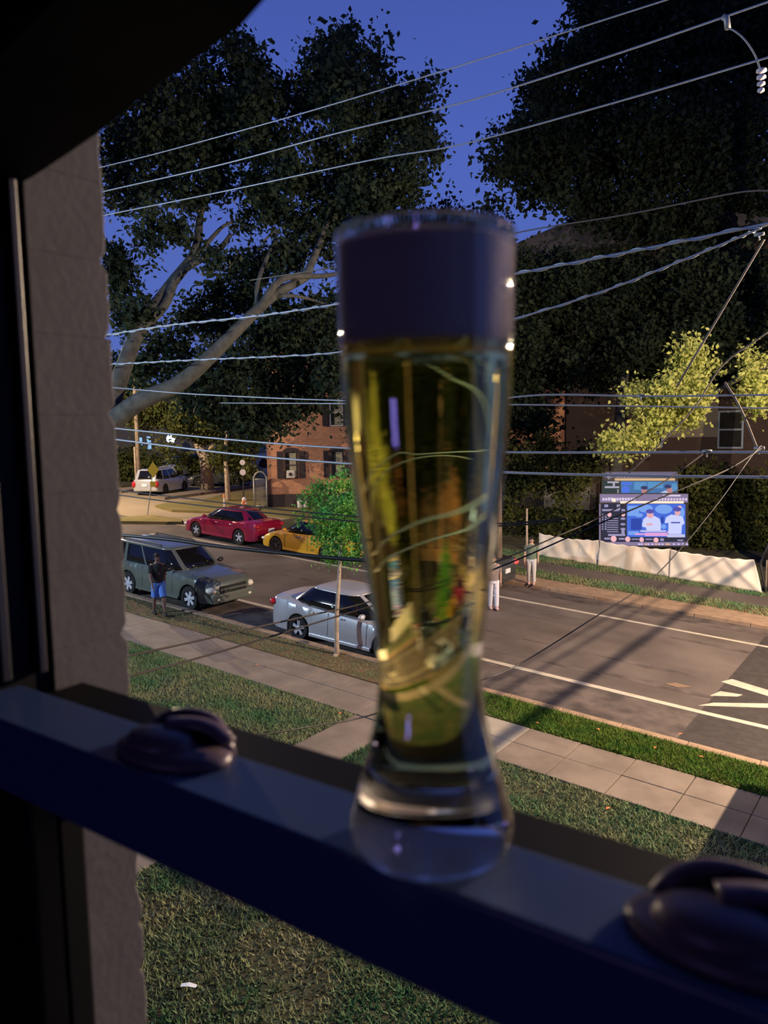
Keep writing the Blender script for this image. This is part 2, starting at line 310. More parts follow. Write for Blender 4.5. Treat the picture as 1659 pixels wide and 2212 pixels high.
# sash locks
def sash_lock(label, loc, rz, sc):
    t = thing('sash_lock', label, 'window lock', loc, rz)
    pr = [(0.0001, 0), (1.0, 0), (1.0, 0.10), (0.94, 0.17), (0.72, 0.24), (0.0001, 0.26)]
    b = MB(); b.lathe([(r * 0.033, z * 0.026) for r, z in pr], 40); b.v = [(x, y * 0.56, z) for x, y, z in b.v]; b.obj('base_plate', M['lock'], t, smooth=True)
    d = MB(); d.lathe([(0.0001, 0.004), (0.0195, 0.004), (0.0190, 0.0075), (0.0165, 0.0105), (0.010, 0.0122), (0.0001, 0.0128)], 32); d.v = [(x - 0.005, y * 0.62 - 0.003, z) for x, y, z in d.v]; d.obj('cam_housing', M['lock'], t, smooth=True)
    l = MB(); n_ = 14; L = smooth_line([(-0.006, 0.004, 0.0120), (0.006, 0.009, 0.0140), (0.018, 0.010, 0.0120), (0.030, 0.006, 0.0085)], 5)
    l.tube(L, [lerp(0.0062, 0.0036, q / (len(L) - 1)) for q in range(len(L))], 12); l.v = [(x, y, 0.0115 + (z - 0.0115) * 0.6) for x, y, z in l.v]; l.obj('lever', M['lock'], t, smooth=True)
    MB().box((-0.022, 0.011, 0.0), (0.024, 0.0185, 0.0105), 0.0015).obj('keeper', M['lock'], t, bevel=0.0018)
    for sx_, sy_ in ((0.0255, -0.004), (-0.0255, -0.002)):
        MB().lathe([(0.0001, 0.0), (0.0028, 0.0), (0.0024, 0.0012), (0.0001, 0.0016)], 12, (sx_, sy_, 0.0035)).obj('screw', M['lock'], t, smooth=True)
    k2 = MB(); k2.tube(smooth_line([(0.026, 0.010, 0.001), (0.012, 0.0165, 0.011), (-0.008, 0.0175, 0.012), (-0.020, 0.0145, 0.008), (-0.026, 0.010, 0.001)], 4), 0.0042, 8); k2.obj('keeper', M['lock'], t, smooth=True)
    t.scale = (sc, sc, sc); return t
sash_lock('purplish metal sash lock on the navy rail, far left of the beer glass', (-0.2955, 0.2335, ZB), 0.10, 1.0)
sash_lock('dark sash lock on the rail near the right edge of the picture', (-0.044, 0.2345, ZB), 0.05, 1.0)
# ================================================================== BEER GLASS
gl = thing('beer_glass', 'tall curved wheat beer glass with thick foam, standing on the navy window rail', 'glass', (-0.1500, 0.2345, ZB))
outp = [(0.0001, 0.0), (0.024, 0.0), (0.0275, 0.0015), (0.0297, 0.005), (0.0300, 0.010), (0.0285, 0.016), (0.0265, 0.0235), (0.0240, 0.033), (0.0212, 0.044), (0.0194, 0.054), (0.0188, 0.064), (0.0194, 0.076), (0.0211, 0.091), (0.0232, 0.108), (0.0256, 0.126), (0.0274, 0.143), (0.0289, 0.160), (0.0298, 0.178), (0.0304, 0.196), (0.0307, 0.214), (0.0308, 0.2185)]
def fine(prof, n=4):
    L = smooth_line([(r, 0, z) for r, z in prof], n); return [(max(p.x, 1e-4), p.z) for p in L]
inn = [(0.0299, 0.2185), (0.0296, 0.205), (0.0289, 0.184), (0.0279, 0.162), (0.0263, 0.143), (0.0245, 0.126), (0.0221, 0.108), (0.0199, 0.091), (0.0181, 0.076), (0.0173, 0.064), (0.0177, 0.054), (0.0190, 0.044), (0.0196, 0.036), (0.0184, 0.029), (0.0135, 0.0245), (0.0001, 0.0232)]
shell = fine(outp) + [(0.0303, 0.2194), (0.0299, 0.2185), (0.0298, 0.2150), (0.0297, 0.2132), (0.0001, 0.2132)]   # below the foam line glass, beer and foam touch without an air gap
g = MB(); g.lathe(shell, 96); g.obj('glass_body', M['glass'], gl, smooth=True, fix=True)
def r_in(z):
    L = sorted(inn, key=lambda p: p[1])
    for (ra, za), (rb_, zb_) in zip(L[:-1], L[1:]):
        if za <= z <= zb_: return ra + (rb_ - ra) * (z - za) / (zb_ - za)
    return L[-1][0]
ZF = 0.1815
bp_ = [(max(r, 1e-4), z) for r, z in reversed(inn) if z < ZF - 0.004]
bp_ = fine(bp_ + [(r_in(ZF), ZF)]) + [(0.0001, ZF)]
b = MB(); b.lathe(bp_, 96); b.obj('beer', M['beer'], gl, smooth=True, fix=True)
fp = [(0.0001, ZF + 0.0002)] + [(r_in(z) - 0.0001, z) for z in (ZF + 0.0002, 0.19, 0.20, 0.206, 0.2128)] + [(0.0285, 0.2150), (0.026, 0.2160), (0.018, 0.2172), (0.0001, 0.2175)]
fo = MB(); fo.lathe(fp, 96); f_o = fo.obj('foam_head', M['foam'], gl, smooth=True, fix=True)
vfill = thing('violet_fill_panel', 'added unseen violet fill panel in the dark room behind the viewer', 'screen', (-0.70, -2.2, -0.50))  # emitter added to light the foam and glint on the glass
MB().box((-0.15, -0.03, -0.02), (0.15, 0.0, 0.34)).obj('casing', M['black'], vfill)
MB().box((-0.13, 0.0, 0.0), (0.13, 0.006, 0.32)).obj('panel', emis('violet_panel_glow', (0.36, 0.28, 0.95), 12.0), vfill)
vl = thing('violet_lamp', 'small violet lamp inside the dark room behind the viewer', 'lamp', (0.55, -1.5, -1.3))
MB().lathe([(0.09, 0), (0.09, 0.02), (0.012, 0.03), (0.012, 1.72)], 16).obj('lamp_stand', M['black'], vl)
MB().ball((0, 0, 1.76), 0.022).obj('bulb', M['bulb_violet'], vl)
# ================================================================== GROUND
def ground(name, x0, x1, y0, y1, h0, h1, m, nx=1):
    return tag(MB().gbox(x0, x1, y0, y1, h0, h1).obj(name, m), kind='structure')
ground('lawn', -70, 12, -2, 11.85, -0.4, -0.02, M['soil'])
ground('sidewalk', -70, 12, 11.85, 13.55, -0.4, -0.035, M['soil'])
ground('verge', -70, 12, 13.55, 14.62, -0.4, 0.0, M['mulch'])
ground('road', -75, 14, 14.8, 24.85, -0.5, -0.12, M['asphalt'])
ground('parking_strip', -40, -4.06, 14.8, 16.72, -0.125, -0.115, M['shoulder'])
ground('asphalt_patch', -4.05, 12, 14.81, 24.8, -0.13, -0.114, M['new_asphalt'])
ground('far_gutter', -28, 12, 24.0, 24.84, -0.13, -0.113, M['shoulder'])
ground('far_walk', -27.5, 14, 24.85, 26.1, -0.5, -0.02, M['curb'])
ground('far_verge', -27.5, 14, 26.1, 27.0, -0.5, -0.01, M['mulch'])
ground('far_path', -24, 14, 27.0, 28.8, -0.5, 0.0, M['asphalt'])
ground('far_yard', -27.5, 14, 28.8, 75, -0.5, 0.0, M['soil'])
tag(MB().gpoly([(-27.5, 24.85), (-27.5, 75), (-140, 75), (-140, 14), (-75, 14), (-75, 24.85)], -0.5, -0.11).obj('side_street', M['lot']), kind='structure')
walk = ground('walkway', -9.35, -8.35, 5.2, 11.85, -0.3, 0.0, M['concrete'])
# grass islands by the side street
def isle(pts, h, m, nm='grass_bank'): return tag(MB().gpoly(pts, -0.3, h).obj(nm, m), kind='structure')
def GP(*pp): return [tuple(G(x, y)[:2]) for x, y in pp]
M['bank'] = mat('dry_grass', (0.13, 0.115, 0.035), 0.9, col2=(0.20, 0.155, 0.055), scale=0.7, detail=8)
isle(GP((335, 1092), (372, 1102), (480, 1106), (560, 1107), (560, 1084), (370, 1084)), 0.02, M['bank'])
isle(GP((440, 1080), (600, 1092), (620, 1076), (560, 1056), (505, 1062)), 0.03, M['bank'])
isle(GP((255, 1118), (330, 1113), (395, 1122), (392, 1128), (300, 1127), (240, 1126)), 0.02, M['bank'])
isle(GP((560, 1108), (760, 1130), (800, 1100), (620, 1095), (570, 1090)), 0.04, M['bank'])
isle(GP((262, 1050), (300, 1046), (330, 1040), (560, 1012), (560, 1000), (240, 1010), (230, 1050)), 0.03, M['soil'], 'far_lawn')
isle(GP((262, 1062), (300, 1056), (300, 1052), (262, 1056)), 0.04, M['concrete'], 'far_sidewalk')
isle(GP((356, 1076), (520, 1055), (600, 1041), (600, 1037), (510, 1049), (340, 1071)), 0.05, M['concrete'], 'far_sidewalk')
# curb stones
side = bpy.data.objects['verge']
def stones(name, y0, y1, x0, x1, step, h0, h1, m, label):
    t = bpy.data.objects.new(name, None); COL.objects.link(t); tag(t, label, kind='structure')
    x = x0; i = 0; rr = random.Random(5)
    while x < x1:
        d = rr.uniform(-0.008, 0.008)
        MB().gbox(x + 0.006, min(x + step, x1) - 0.006, y0 + d, y1 + d, h0, h1 + rr.uniform(-0.006, 0.006)).obj('curb_stone', m, t, bevel=0.015, seg=1); x += step
    return t
stones('curb', 14.62, 14.84, -40, 6, 1.25, -0.4, 0.03, M['curb'], 'weathered tan curb between verge and road')
stones('far_curb', 24.78, 24.92, -27, 8, 1.6, -0.4, 0.0, M['curb'], 'curb on the far side of the road')
sw = tag(bpy.data.objects.new('sidewalk_paving', None), 'two rows of concrete sidewalk slabs', kind='structure'); COL.objects.link(sw)
rr = random.Random(11)
for i in range(-6, 34):
    xa = -3.28 - 1.025 * i
    for ya, yb in ((11.90, 12.715), (12.73, 13.50)):
        new = (i == 3)
        dh = rr.uniform(-0.004, 0.004)
        MB().gbox(xa - 1.025 + 0.009, xa - 0.009, ya, yb, -0.12, 0.0 + dh + (0.004 if new else 0)).obj('slab', M['new_concrete'] if new else M['concrete'], sw, bevel=0.006, seg=1)
tag(sw, kind='structure')
# road markings
def mark(name, pts, label=None): return tag(MB().gpoly(pts, -0.118, -0.108).obj(name, M['paint']), kind='structure')
mark('parking_line', [(-26.5, 16.76), (-4.1, 16.76), (-4.1, 16.95), (-26.5, 16.95)])
mark('parking_line', [(-4.1, 16.76), (2, 16.95), (2, 17.13), (-4.1, 16.95)])
mark('far_lane_line', [(-27, 22.84), (8, 22.84), (8, 22.98), (-27, 22.98)])
mark('chevron', [(-4.14, 19.12), (-3.98, 19.50), (-1.5, 18.78), (-1.5, 18.42)])
mark('chevron', [(-4.16, 17.22), (-3.95, 17.60), (-1.5, 19.50), (-1.5, 19.08)])
mark('chevron', [(-4.12, 18.00), (-4.00, 18.45), (-3.55, 18.55), (-3.62, 18.35)])
wr_ = random.Random(8)
for i in range(14):
    cx_, cy_ = wr_.uniform(-20, -4.6), wr_.choice((17.9, 19.2, 20.6, 21.9)) + wr_.uniform(-0.2, 0.2); lx, ly = wr_.uniform(0.6, 1.8), wr_.uniform(0.05, 0.16)
    tag(MB().gpoly([(cx_ + lx * math.cos(2 * PI * k / 12) * wr_.uniform(0.75, 1.1), cy_ + ly * math.sin(2 * PI * k / 12) * wr_.uniform(0.6, 1.2)) for k in range(12)], -0.125, -0.1165).obj('tar_patch', M['shoulder']), kind='structure')
tag(MB().gpoly([(-5.15, 18.1), (-4.85, 18.05), (-4.6, 18.3), (-4.95, 18.35)], -0.118, -0.109).obj('faded_mark', mat('faded_orange', (0.19, 0.125, 0.085), 0.8)), kind='structure')
# grass blades
def grass(name, regions, n, h, m, parent, seed, wid=0.012, lab=None):
    r = np.random.default_rng(seed); areas = np.array([(b - a) * (d - c) for a, b, c, d in regions]); pick = r.choice(len(regions), n, p=areas / areas.sum())
    R_ = np.array(regions)[pick]; x = R_[:, 0] + (R_[:, 1] - R_[:, 0]) * r.random(n); y = R_[:, 2] + (R_[:, 3] - R_[:, 2]) * r.random(n)
    bare = (np.sin(x * 1.7 + 2 * np.sin(y * 1.3)) + np.sin(y * 2.3 + x * 0.6 + seed)) * 0.5
    keep = (bare + r.random(n) * 1.2) > -0.35; x = x[keep]; y = y[keep]; n = len(x)
    z = -H0 - SL * x - 0.02; a = r.random(n) * 2 * PI; hh = h * (0.5 + r.random(n)); lean = r.normal(0, 0.6, (n, 2)) * hh[:, None]
    w = wid * (0.6 + 0.8 * r.random(n)); dx, dy = np.cos(a) * w, np.sin(a) * w
    V = np.empty((n, 3, 3)); V[:, 0] = np.stack([x - dx, y - dy, z], 1); V[:, 1] = np.stack([x + dx, y + dy, z], 1); V[:, 2] = np.stack([x + lean[:, 0], y + lean[:, 1], z + hh], 1)
    me = bpy.data.meshes.new(name); me.vertices.add(n * 3); me.vertices.foreach_set('co', V.ravel()); me.loops.add(n * 3); me.loops.foreach_set('vertex_index', np.arange(n * 3, dtype=np.int32))
    me.polygons.add(n); me.polygons.foreach_set('loop_start', np.arange(0, n * 3, 3, dtype=np.int32)); me.polygons.foreach_set('loop_total', np.full(n, 3, dtype=np.int32)); me.update(calc_edges=True); me.materials.append(m)
    o = bpy.data.objects.new(name, me); COL.objects.link(o)
    tag(o, lab, 'grass', kind='stuff'); return o
grass('lawn_grass', [(-19, -9.35, 4.5, 11.88), (-8.35, -0.5, 3.6, 11.88)], 230000, 0.055, M['grass'], None, 1, 0.010, 'patchy mown lawn between the window wall and the sidewalk')
grass('verge_grass', [(-8.6, 1.0, 13.52, 14.60)], 42000, 0.075, M['grass_lush'], None, 2, 0.011, 'bright green grass strip between sidewalk and curb')
grass('verge_weeds', [(-30, -8.6, 13.55, 14.60)], 16000, 0.05, M['grass'], None, 3, 0.011, 'sparse weeds in the brown verge around the sapling')
grass('far_verge_grass', [(-20, 2.0, 26.0, 27.1), (-24, 2, 28.6, 30.0)], 30000, 0.10, M['grass'], None, 4, 0.016, 'thin grass strip on the far side of the road below the tarp')
lit = thing('paper_scrap', 'small white paper scrap lying on the dark lawn at bottom left', 'litter', G(408, 2140) + Vector((0, 0, 0.055)), 0.5)
_s = MB(); _s.add([(-0.085, -0.02, 0), (0.0, -0.028, 0.015), (0.085, -0.02, 0.0), (0.085, 0.022, 0.002), (0.0, 0.03, 0.02), (-0.085, 0.02, 0.006), (-0.085, -0.02, -0.002), (0.0, -0.028, 0.013), (0.085, -0.02, -0.002), (0.085, 0.022, 0.0), (0.0, 0.03, 0.018), (-0.085, 0.02, 0.004)],
     [(0, 1, 4, 5), (1, 2, 3, 4), (6, 11, 10, 7), (7, 10, 9, 8), (0, 6, 7, 1), (1, 7, 8, 2), (2, 8, 9, 3), (3, 9, 10, 4), (4, 10, 11, 5), (5, 11, 6, 0)]); _s.obj('sheet', M['paper'], lit)
# fallen leaves
for i, (px, py) in enumerate(((1160, 1566), (1313, 1752), (1292, 1580), (1470, 1590), (735, 1545), (556, 1440), (1415, 1620), (1515, 1640))):
    p = G(px, py) + Vector((0, 0, 0.045)); a = i * 1.3; o = MB().add([(-0.05, 0, 0), (0, -0.03, 0.012), (0.06, 0, 0), (0, 0.03, 0.012)], [(0, 1, 3), (1, 2, 3)]).obj('fallen_leaf', M['orange'])
    o.location = p; o.rotation_euler = (0, 0, a); tag(o, 'small dry orange leaf lying on the grass', 'leaf', 'fallen leaves on the grass')
# ================================================================== VEHICLES
def interp(tab, x):
    if x <= tab[0][0]: return tab[0][1]
    for (a, va), (b_, vb) in zip(tab[:-1], tab[1:]):
        if x <= b_:
            t = (x - a) / (b_ - a); return va + (vb - va) * t
    return tab[-1][1]
def side_y(fx, n=5.0): return max(0.0, 1 - abs(fx) ** n) ** (1 / n)
def car(name, label, cat, pos, rz, paint, L, Wd, deck, cab, ht, wb, fo, tr, rimm, spokes=5, suv=False, low=0.22, tail_lit=False, group=None, detail=True):
    """deck: (x from rear, z) top line of the lower body; cab: ((belt x0, x1, z), (roof x0, x1)); ht roof height"""
    t = thing(name, label, cat, pos, rz, group)
    t.rotation_euler = (0, 0, rz)
    hw = Wd / 2; xr = -L / 2; wf = L - fo; wr = wf - wb
    xs = sorted(set([0, 0.04, 0.10, 0.20, 0.35] + [L - q for q in (0, 0.04, 0.10, 0.20, 0.35)] + [q[0] for q in deck if 0 <= q[0] <= L] +
                    [w_ + tr * 1.16 * math.cos(PI * k / 12) for w_ in (wf, wr) for k in range(13)] + [L * k / 24 for k in range(25)]))
    m = MB(); rows = []
    Ra = tr * 1.16
    for x in xs:
        zt = interp(deck, x); zb = low
        e = min(x, L - x); wk = hw * (1 - 0.16 * math.exp(-e / 0.16)); zb_end = low + 0.10 * math.exp(-e / 0.12)
        arch = None
        for w_ in (wf, wr):
            if abs(x - w_) < Ra: arch = tr + math.sqrt(max(0, Ra * Ra - (x - w_) ** 2))
        zs = max(zb_end, arch) if arch else zb_end
        zs = min(zs, zt - 0.12)
        zm = lerp(zs, zt, 0.35)
        sec = [(0, zb_end if not arch else low + 0.15), (wk * 0.78, zb_end if not arch else max(low + 0.15, zs - 0.0)), (wk * 0.985, zs), (wk * 1.0, max(zm, zs + 0.02)), (wk * 0.985, lerp(zs, zt, 0.72)), (wk * 0.945, zt - 0.06), (wk * 0.86, zt - 0.008), (wk * 0.5, zt + 0.018), (0, zt + 0.025)]
        xx = xr + x
        rows.append([(xx + (0.10 * (y / hw) ** 2 * (1 if x < L / 2 else -1) * math.exp(-e / 0.25)), y, z) for y, z in sec] + [(xx + (0.10 * (y / hw) ** 2 * (1 if x < L / 2 else -1) * math.exp(-e / 0.25)), -y, z) for y, z in sec[-2:0:-1]])
    n = len(rows[0]); V = [p for r_ in rows for p in r_]
    Fc = [(i * n + k, (i + 1) * n + k, (i + 1) * n + (k + 1) % n, i * n + (k + 1) % n) for i in range(len(rows) - 1) for k in range(n)]
    Fc += [tuple(range(n)), tuple((len(rows) - 1) * n + k for k in range(n - 1, -1, -1))]
    body = m.add(V, Fc).obj('body', paint, t, smooth=True, fix=True)
    sm = body.modifiers.new('split', 'EDGE_SPLIT'); sm.split_angle = math.radians(38)
    # cabin
    (bx0, bx1, bz), (rx0, rx1) = cab
    rw = hw * (0.80 if suv else 0.70); bw = hw * 0.93; nn = 6.0 if suv else 4.5
    def S(fx, sgn, v, off=0.0):
        x0, x1 = lerp(bx0, rx0, v), lerp(bx1, rx1, v); c, h = (x0 + x1) / 2, (x1 - x0) / 2
        w_ = lerp(bw, rw, v ** 1.15) + off; fy = side_y(fx, nn)
        return (xr + c + (h + off) * fx, sgn * w_ * fy, lerp(bz, ht, 1 - (1 - v) ** 1.12))
    vv = [0, 0.3, 0.6, 0.85, 0.95]
    def ringp(v, off=0.0, lift=0.0, sc=1.0):
        fxs = [math.sin(-PI / 2 + PI * k / 16) for k in range(17)]
        top = [S(f_, 1, v, off) for f_ in fxs]; bot = [S(f_, -1, v, off) for f_ in fxs[-2:0:-1]]
        cx_ = sum(p[0] for p in top) / len(top)
        return [(cx_ + (p[0] - cx_) * sc, p[1] * sc, p[2] + lift) for p in top + bot]
    def stack(rs):
        n_ = len(rs[0]); V_ = [p for r_ in rs for p in r_]
        return V_, [(i * n_ + k, i * n_ + (k + 1) % n_, (i + 1) * n_ + (k + 1) % n_, (i + 1) * n_ + k) for i in range(len(rs) - 1) for k in range(n_)] + [tuple(range(n_ - 1, -1, -1)), tuple((len(rs) - 1) * n_ + k for k in range(n_))]
    V_, F_ = stack([ringp(v) for v in vv]); MB().add(V_, F_).obj('windows', M['car_glass'], t, smooth=True, fix=True)
    V_, F_ = stack([ringp(0.90, 0.008), ringp(0.955, 0.008), ringp(0.99, 0.0, 0.008, 0.985), ringp(1.0, 0, 0.022, 0.93), ringp(1.0, 0, 0.034, 0.70), ringp(1.0, 0, 0.038, 0.3)])
    MB().add(V_, F_).obj('roof', paint, t, smooth=True, fix=True)
    def strip(fa, fb, sgn, nm='pillar', mt=paint, v0=0.0, v1=0.93, off=0.010):
        P = MB(); vs_ = []; k2 = 5
        for i in range(k2 + 1):
            v = lerp(v0, v1, i / k2)
            for q in (0, 0.5, 1):
                fx = lerp(fa(v), fb(v), q)
                vs_.append(S(fx, sgn, v, off))
            for q in (1, 0.5, 0): vs_.append(S(lerp(fa(v), fb(v), q), sgn, v, -0.012))
        fs_ = [(i * 6 + j, i * 6 + (j + 1) % 6, (i + 1) * 6 + (j + 1) % 6, (i + 1) * 6 + j) for i in range(k2) for j in range(6)] + [(0, 1, 2, 3, 4, 5), tuple(k2 * 6 + j for j in (5, 4, 3, 2, 1, 0))]
        return P.add(vs_, fs_).obj(nm, mt, t, fix=True)
    for sgn in (1, -1):
        strip(lambda v: 0.945, lambda v: 0.985, sgn)                    # A pillar
        strip(lambda v: 0.06 * (1 - v), lambda v: 0.06 * (1 - v) + 0.045, sgn, mt=paint if suv else M['car_glass'])  # B pillar
        if suv:
            strip(lambda v: -0.55, lambda v: -0.47, sgn); strip(lambda v: -0.995, lambda v: -0.93, sgn)
        else:
            strip(lambda v: -0.995, lambda v: lerp(-0.80, -0.93, v), sgn)      # C pillar
    # wheels
    for wx in (wf, wr):
        for sgn in (1, -1):
            whl = MB().lathe([(tr * 0.66, -0.10), (tr * 0.93, -0.105), (tr, -0.07), (tr, 0.07), (tr * 0.93, 0.105), (tr * 0.66, 0.10)], 28, axis='y', closed=True).obj('wheel', M['tire'], t, smooth=False)
            whl.location = (xr + wx, sgn * (hw - 0.115), tr)
            rmm = MB().lathe([(q_, sgn * y_) for q_, y_ in ((tr * 0.70, -0.09), (tr * 0.70, 0.085), (tr * 0.60, 0.085), (tr * 0.58, -0.03), (0.001, -0.035), (0.001, -0.09))], 28, axis='y').obj('rim', M['rim_dark'], whl, fix=True)
            sp = MB()
            for k in range(spokes):
                a = 2 * PI * k / spokes + 0.3; ca, sa = math.cos(a), math.sin(a); w1, w2 = tr * 0.10, tr * 0.15; r1, r2 = tr * 0.10, tr * 0.66
                vs_ = [(ca * r + -sa * w * e_, y_, sa * r + ca * w * e_) for y_ in (sgn * 0.04, sgn * 0.080) for r, w in ((r1, w1), (r2, w2)) for e_ in (-1, 1)]
                sp.add(vs_, [(0, 1, 3, 2), (4, 6, 7, 5), (0, 4, 5, 1), (2, 3, 7, 6), (0, 2, 6, 4), (1, 5, 7, 3)])
            sp.lathe([(tr * 0.16, sgn * 0.03), (tr * 0.16, sgn * 0.085), (tr * 0.08, sgn * 0.095)], 14, axis='y')
            sp.obj('spokes', rimm_ if (rimm_ := rimm) else M['rim'], whl, fix=True)
    # lamps, plate, mirrors, handles
    zf = interp(deck, L - 0.12); zr = interp(deck, 0.10)
    for sgn in (1, -1):
        hl = MB(); hl.ball((xr + L - 0.17, sgn * (hw * 0.80), zf - (0.20 if suv else 0.13)), (0.17, 0.16, 0.11 if suv else 0.075), 14, 8); hl.obj('headlight', M['lens_clear'], t, smooth=True)
        tl = MB(); tl.ball((xr + 0.13, sgn * (hw * 0.82), zr - (0.30 if suv else 0.15)), (0.15, 0.17, 0.22 if suv else 0.095), 14, 8); tl.obj('tail_light', M['lens_lit'] if tail_lit else M['lens_red'], t, smooth=True)
        mr = MB(); mr.ball((xr + bx1 - 0.38, sgn * (hw + 0.09), bz + 0.08), (0.07, 0.12, 0.075), 12, 8); mr.obj('mirror', paint if not suv else M['black'], t, smooth=True)
        if detail:
            for hx in (lerp(bx0, bx1, 0.30), lerp(bx0, bx1, 0.60)):
                MB().tube([(xr + hx, sgn * hw * 0.985, bz - 0.12), (xr + hx + 0.05, sgn * (hw + 0.012), bz - 0.12), (xr + hx + 0.17, sgn * (hw + 0.012), bz - 0.12), (xr + hx + 0.22, sgn * hw * 0.985, bz - 0.12)], 0.016, 6).obj('door_handle', M['chrome'], t, smooth=True)
            MB().box((xr + wr + tr * 1.2, sgn * hw - 0.03, low - 0.01), (xr + wf - tr * 1.2, sgn * hw + 0.012, low + 0.075), 0.006).obj('side_sill', paint, t, bevel=0.01)
            for sx_ in (lerp(bx0, bx1, 0.18 if not suv else 0.34), lerp(bx0, bx1, 0.50), lerp(bx0, bx1, 0.90)):
                zt = bz - 0.05
                MB().tube([(xr + sx_, sgn * (hw * 0.996), low + 0.12), (xr + sx_ + 0.01, sgn * (hw * 1.0), lerp(low, bz, 0.45)), (xr + sx_, sgn * (hw * 0.965), bz - 0.05)], 0.006, 5).obj('door_seam', M['black'], t)
    MB().box((xr - 0.012, -0.17, zr - 0.42), (xr + 0.03, 0.17, zr - 0.27)).obj('licence_plate', M['plate'], t)
    MB().box((xr + L - 0.03, -0.17, 0.40 if suv else 0.36), (xr + L + 0.014, 0.17, 0.55 if suv else 0.50)).obj('licence_plate', M['plate'], t)
    gr = MB(); gz0 = zf - 0.30
    gr.box((xr + L - 0.06, -hw * 0.55, gz0), (xr + L + 0.004, hw * 0.55, gz0 + 0.20)); gro = gr.obj('grille', M['black'], t, bevel=0.01)
    MB().box((xr + L - 0.03, -hw * 0.56, gz0 + 0.075), (xr + L + 0.022, hw * 0.56, gz0 + 0.125)).obj('grille_bar', paint if suv else M['chrome'], gro, bevel=0.008)
    if suv:
        MB().box((xr + L - 0.14, -hw * 0.90, 0.33), (xr + L + 0.05, hw * 0.90, 0.60), 0.02).obj('front_bumper', paint, t, bevel=0.04)
        for sgn in (1, -1):
            MB().ball((xr + L + 0.01, sgn * hw * 0.66, 0.44), (0.06, 0.08, 0.05), 12, 6).obj('fog_light', M['lens_clear'], t, smooth=True)
            MB().tube([(xr + rx0 + 0.25, sgn * rw * 0.86, ht + 0.0), (xr + rx0 + 0.3, sgn * rw * 0.86, ht + 0.07), (xr + rx1 - 0.45, sgn * rw * 0.86, ht + 0.07), (xr + rx1 - 0.4, sgn * rw * 0.86, ht + 0.0)], 0.02, 6).obj('roof_rail', M['black'], t)
        MB().ball((xr + L - 0.55, 0, zf + 0.06), (0.25, hw * 0.07, 0.02), 10, 6).obj('hood_crease', paint, t, smooth=True)
    return t
SEDAN_DECK = [(0, 0.86), (0.05, 0.98), (0.12, 1.04), (0.6, 1.06), (1.1, 1.03), (2.4, 0.98), (3.25, 0.93), (3.9, 0.88), (4.4, 0.78), (4.7, 0.66), (4.82, 0.52)]
SEDAN_CAB = ((0.55, 3.62, 0.97), (1.32, 2.72))
def ontilt(t):     # lay a car onto the sloping road
    a = math.atan(SL); h = t.rotation_euler.z
    m = Matrix.Rotation(a, 4, 'Y') @ Matrix.Rotation(h, 4, 'Z'); t.rotation_euler = m.to_euler(); return t
def road_z(x): return gz(x) - 0.112
xc = -13.25
ontilt(car('sedan', 'silver sedan parked at the near curb behind the sapling', 'car', (-12.35, 15.86, road_z(-12.35)), 0.0, M['silver'], 4.82, 1.80, SEDAN_DECK, SEDAN_CAB, 1.44, 2.78, 0.96, 0.335, M['rim'], 5))
SUV_DECK = [(0, 0.95), (0.05, 1.08), (0.2, 1.13), (1.5, 1.13), (3.1, 1.12), (3.5, 1.10), (4.2, 1.06), (4.6, 1.0), (4.78, 0.88), (4.86, 0.72)]
ontilt(car('suv', 'sage grey SUV parked at the near curb, facing the silver sedan', 'car', (-19.45, 15.90, road_z(-19.45)), 0.0, M['sage'], 4.86, 1.86, SUV_DECK, ((0.06, 3.55, 1.08), (0.28, 2.80)), 1.66, 2.87, 0.92, 0.37, M['rim'], 6, suv=True, low=0.30))
ontilt(car('red_sedan', 'crimson red sedan parked on the far side of the street', 'car', (-25.75, 24.15, road_z(-25.75)), PI, M['red'], 4.70, 1.76, [(a * 4.70 / 4.82, b_) for a, b_ in SEDAN_DECK], ((0.55, 3.5, 0.96), (1.3, 2.65)), 1.40, 2.70, 0.90, 0.33, M['rim'], 5))
ontilt(car('yellow_car', 'yellow car half hidden behind the sapling leaves', 'car', (-20.75, 23.95, road_z(-20.75)), PI, M['yellow'], 4.6, 1.78, [(a * 4.6 / 4.82, b_) for a, b_ in SEDAN_DECK], ((0.45, 3.5, 0.97), (1.1, 2.6)), 1.45, 2.65, 0.90, 0.33, M['rim_dark'], 6))
ontilt(car('dark_sedan', 'dark car with red tail lights beside the two pedestrians across the road', 'car', (-14.35, 23.85, road_z(-14.35)), PI, M['grey_car'], 4.5, 1.78, [(a * 4.5 / 4.82, b_) for a, b_ in SEDAN_DECK], ((0.5, 3.4, 0.97), (1.2, 2.55)), 1.44, 2.62, 0.9, 0.33, M['rim'], 5, tail_lit=True))
def G2(px, py): p = G(px, py); p.z = gz(p.x) - 0.1; return p
hd = math.atan2(0.91, -0.41)
car('silver_hatchback', 'silver crossover parked at the side street, its tail toward the yellow diamond sign', 'car', G2(372, 1064) + Vector((-1.2, 0.2, 0)), hd, M['silver'], 4.6, 1.80, [(a * 4.6 / 4.86, b_ * 0.93) for a, b_ in SUV_DECK], ((0.06, 3.3, 1.0), (0.35, 2.6)), 1.60, 2.65, 0.9, 0.34, M['rim_dark'], 5, suv=True, low=0.24)
car('pale_sedan', 'pale silver car showing above the roof of the parked crossover', 'car', G2(398, 1040) + Vector((0, 0, 0.45)), hd + 2.9, M['silver'], 4.7, 1.78, [(a * 4.70 / 4.82, b_) for a, b_ in SEDAN_DECK], ((0.5, 3.6, 0.97), (1.2, 2.7)), 1.45, 2.7, 0.9, 0.33, M['rim_dark'], 5, detail=False)
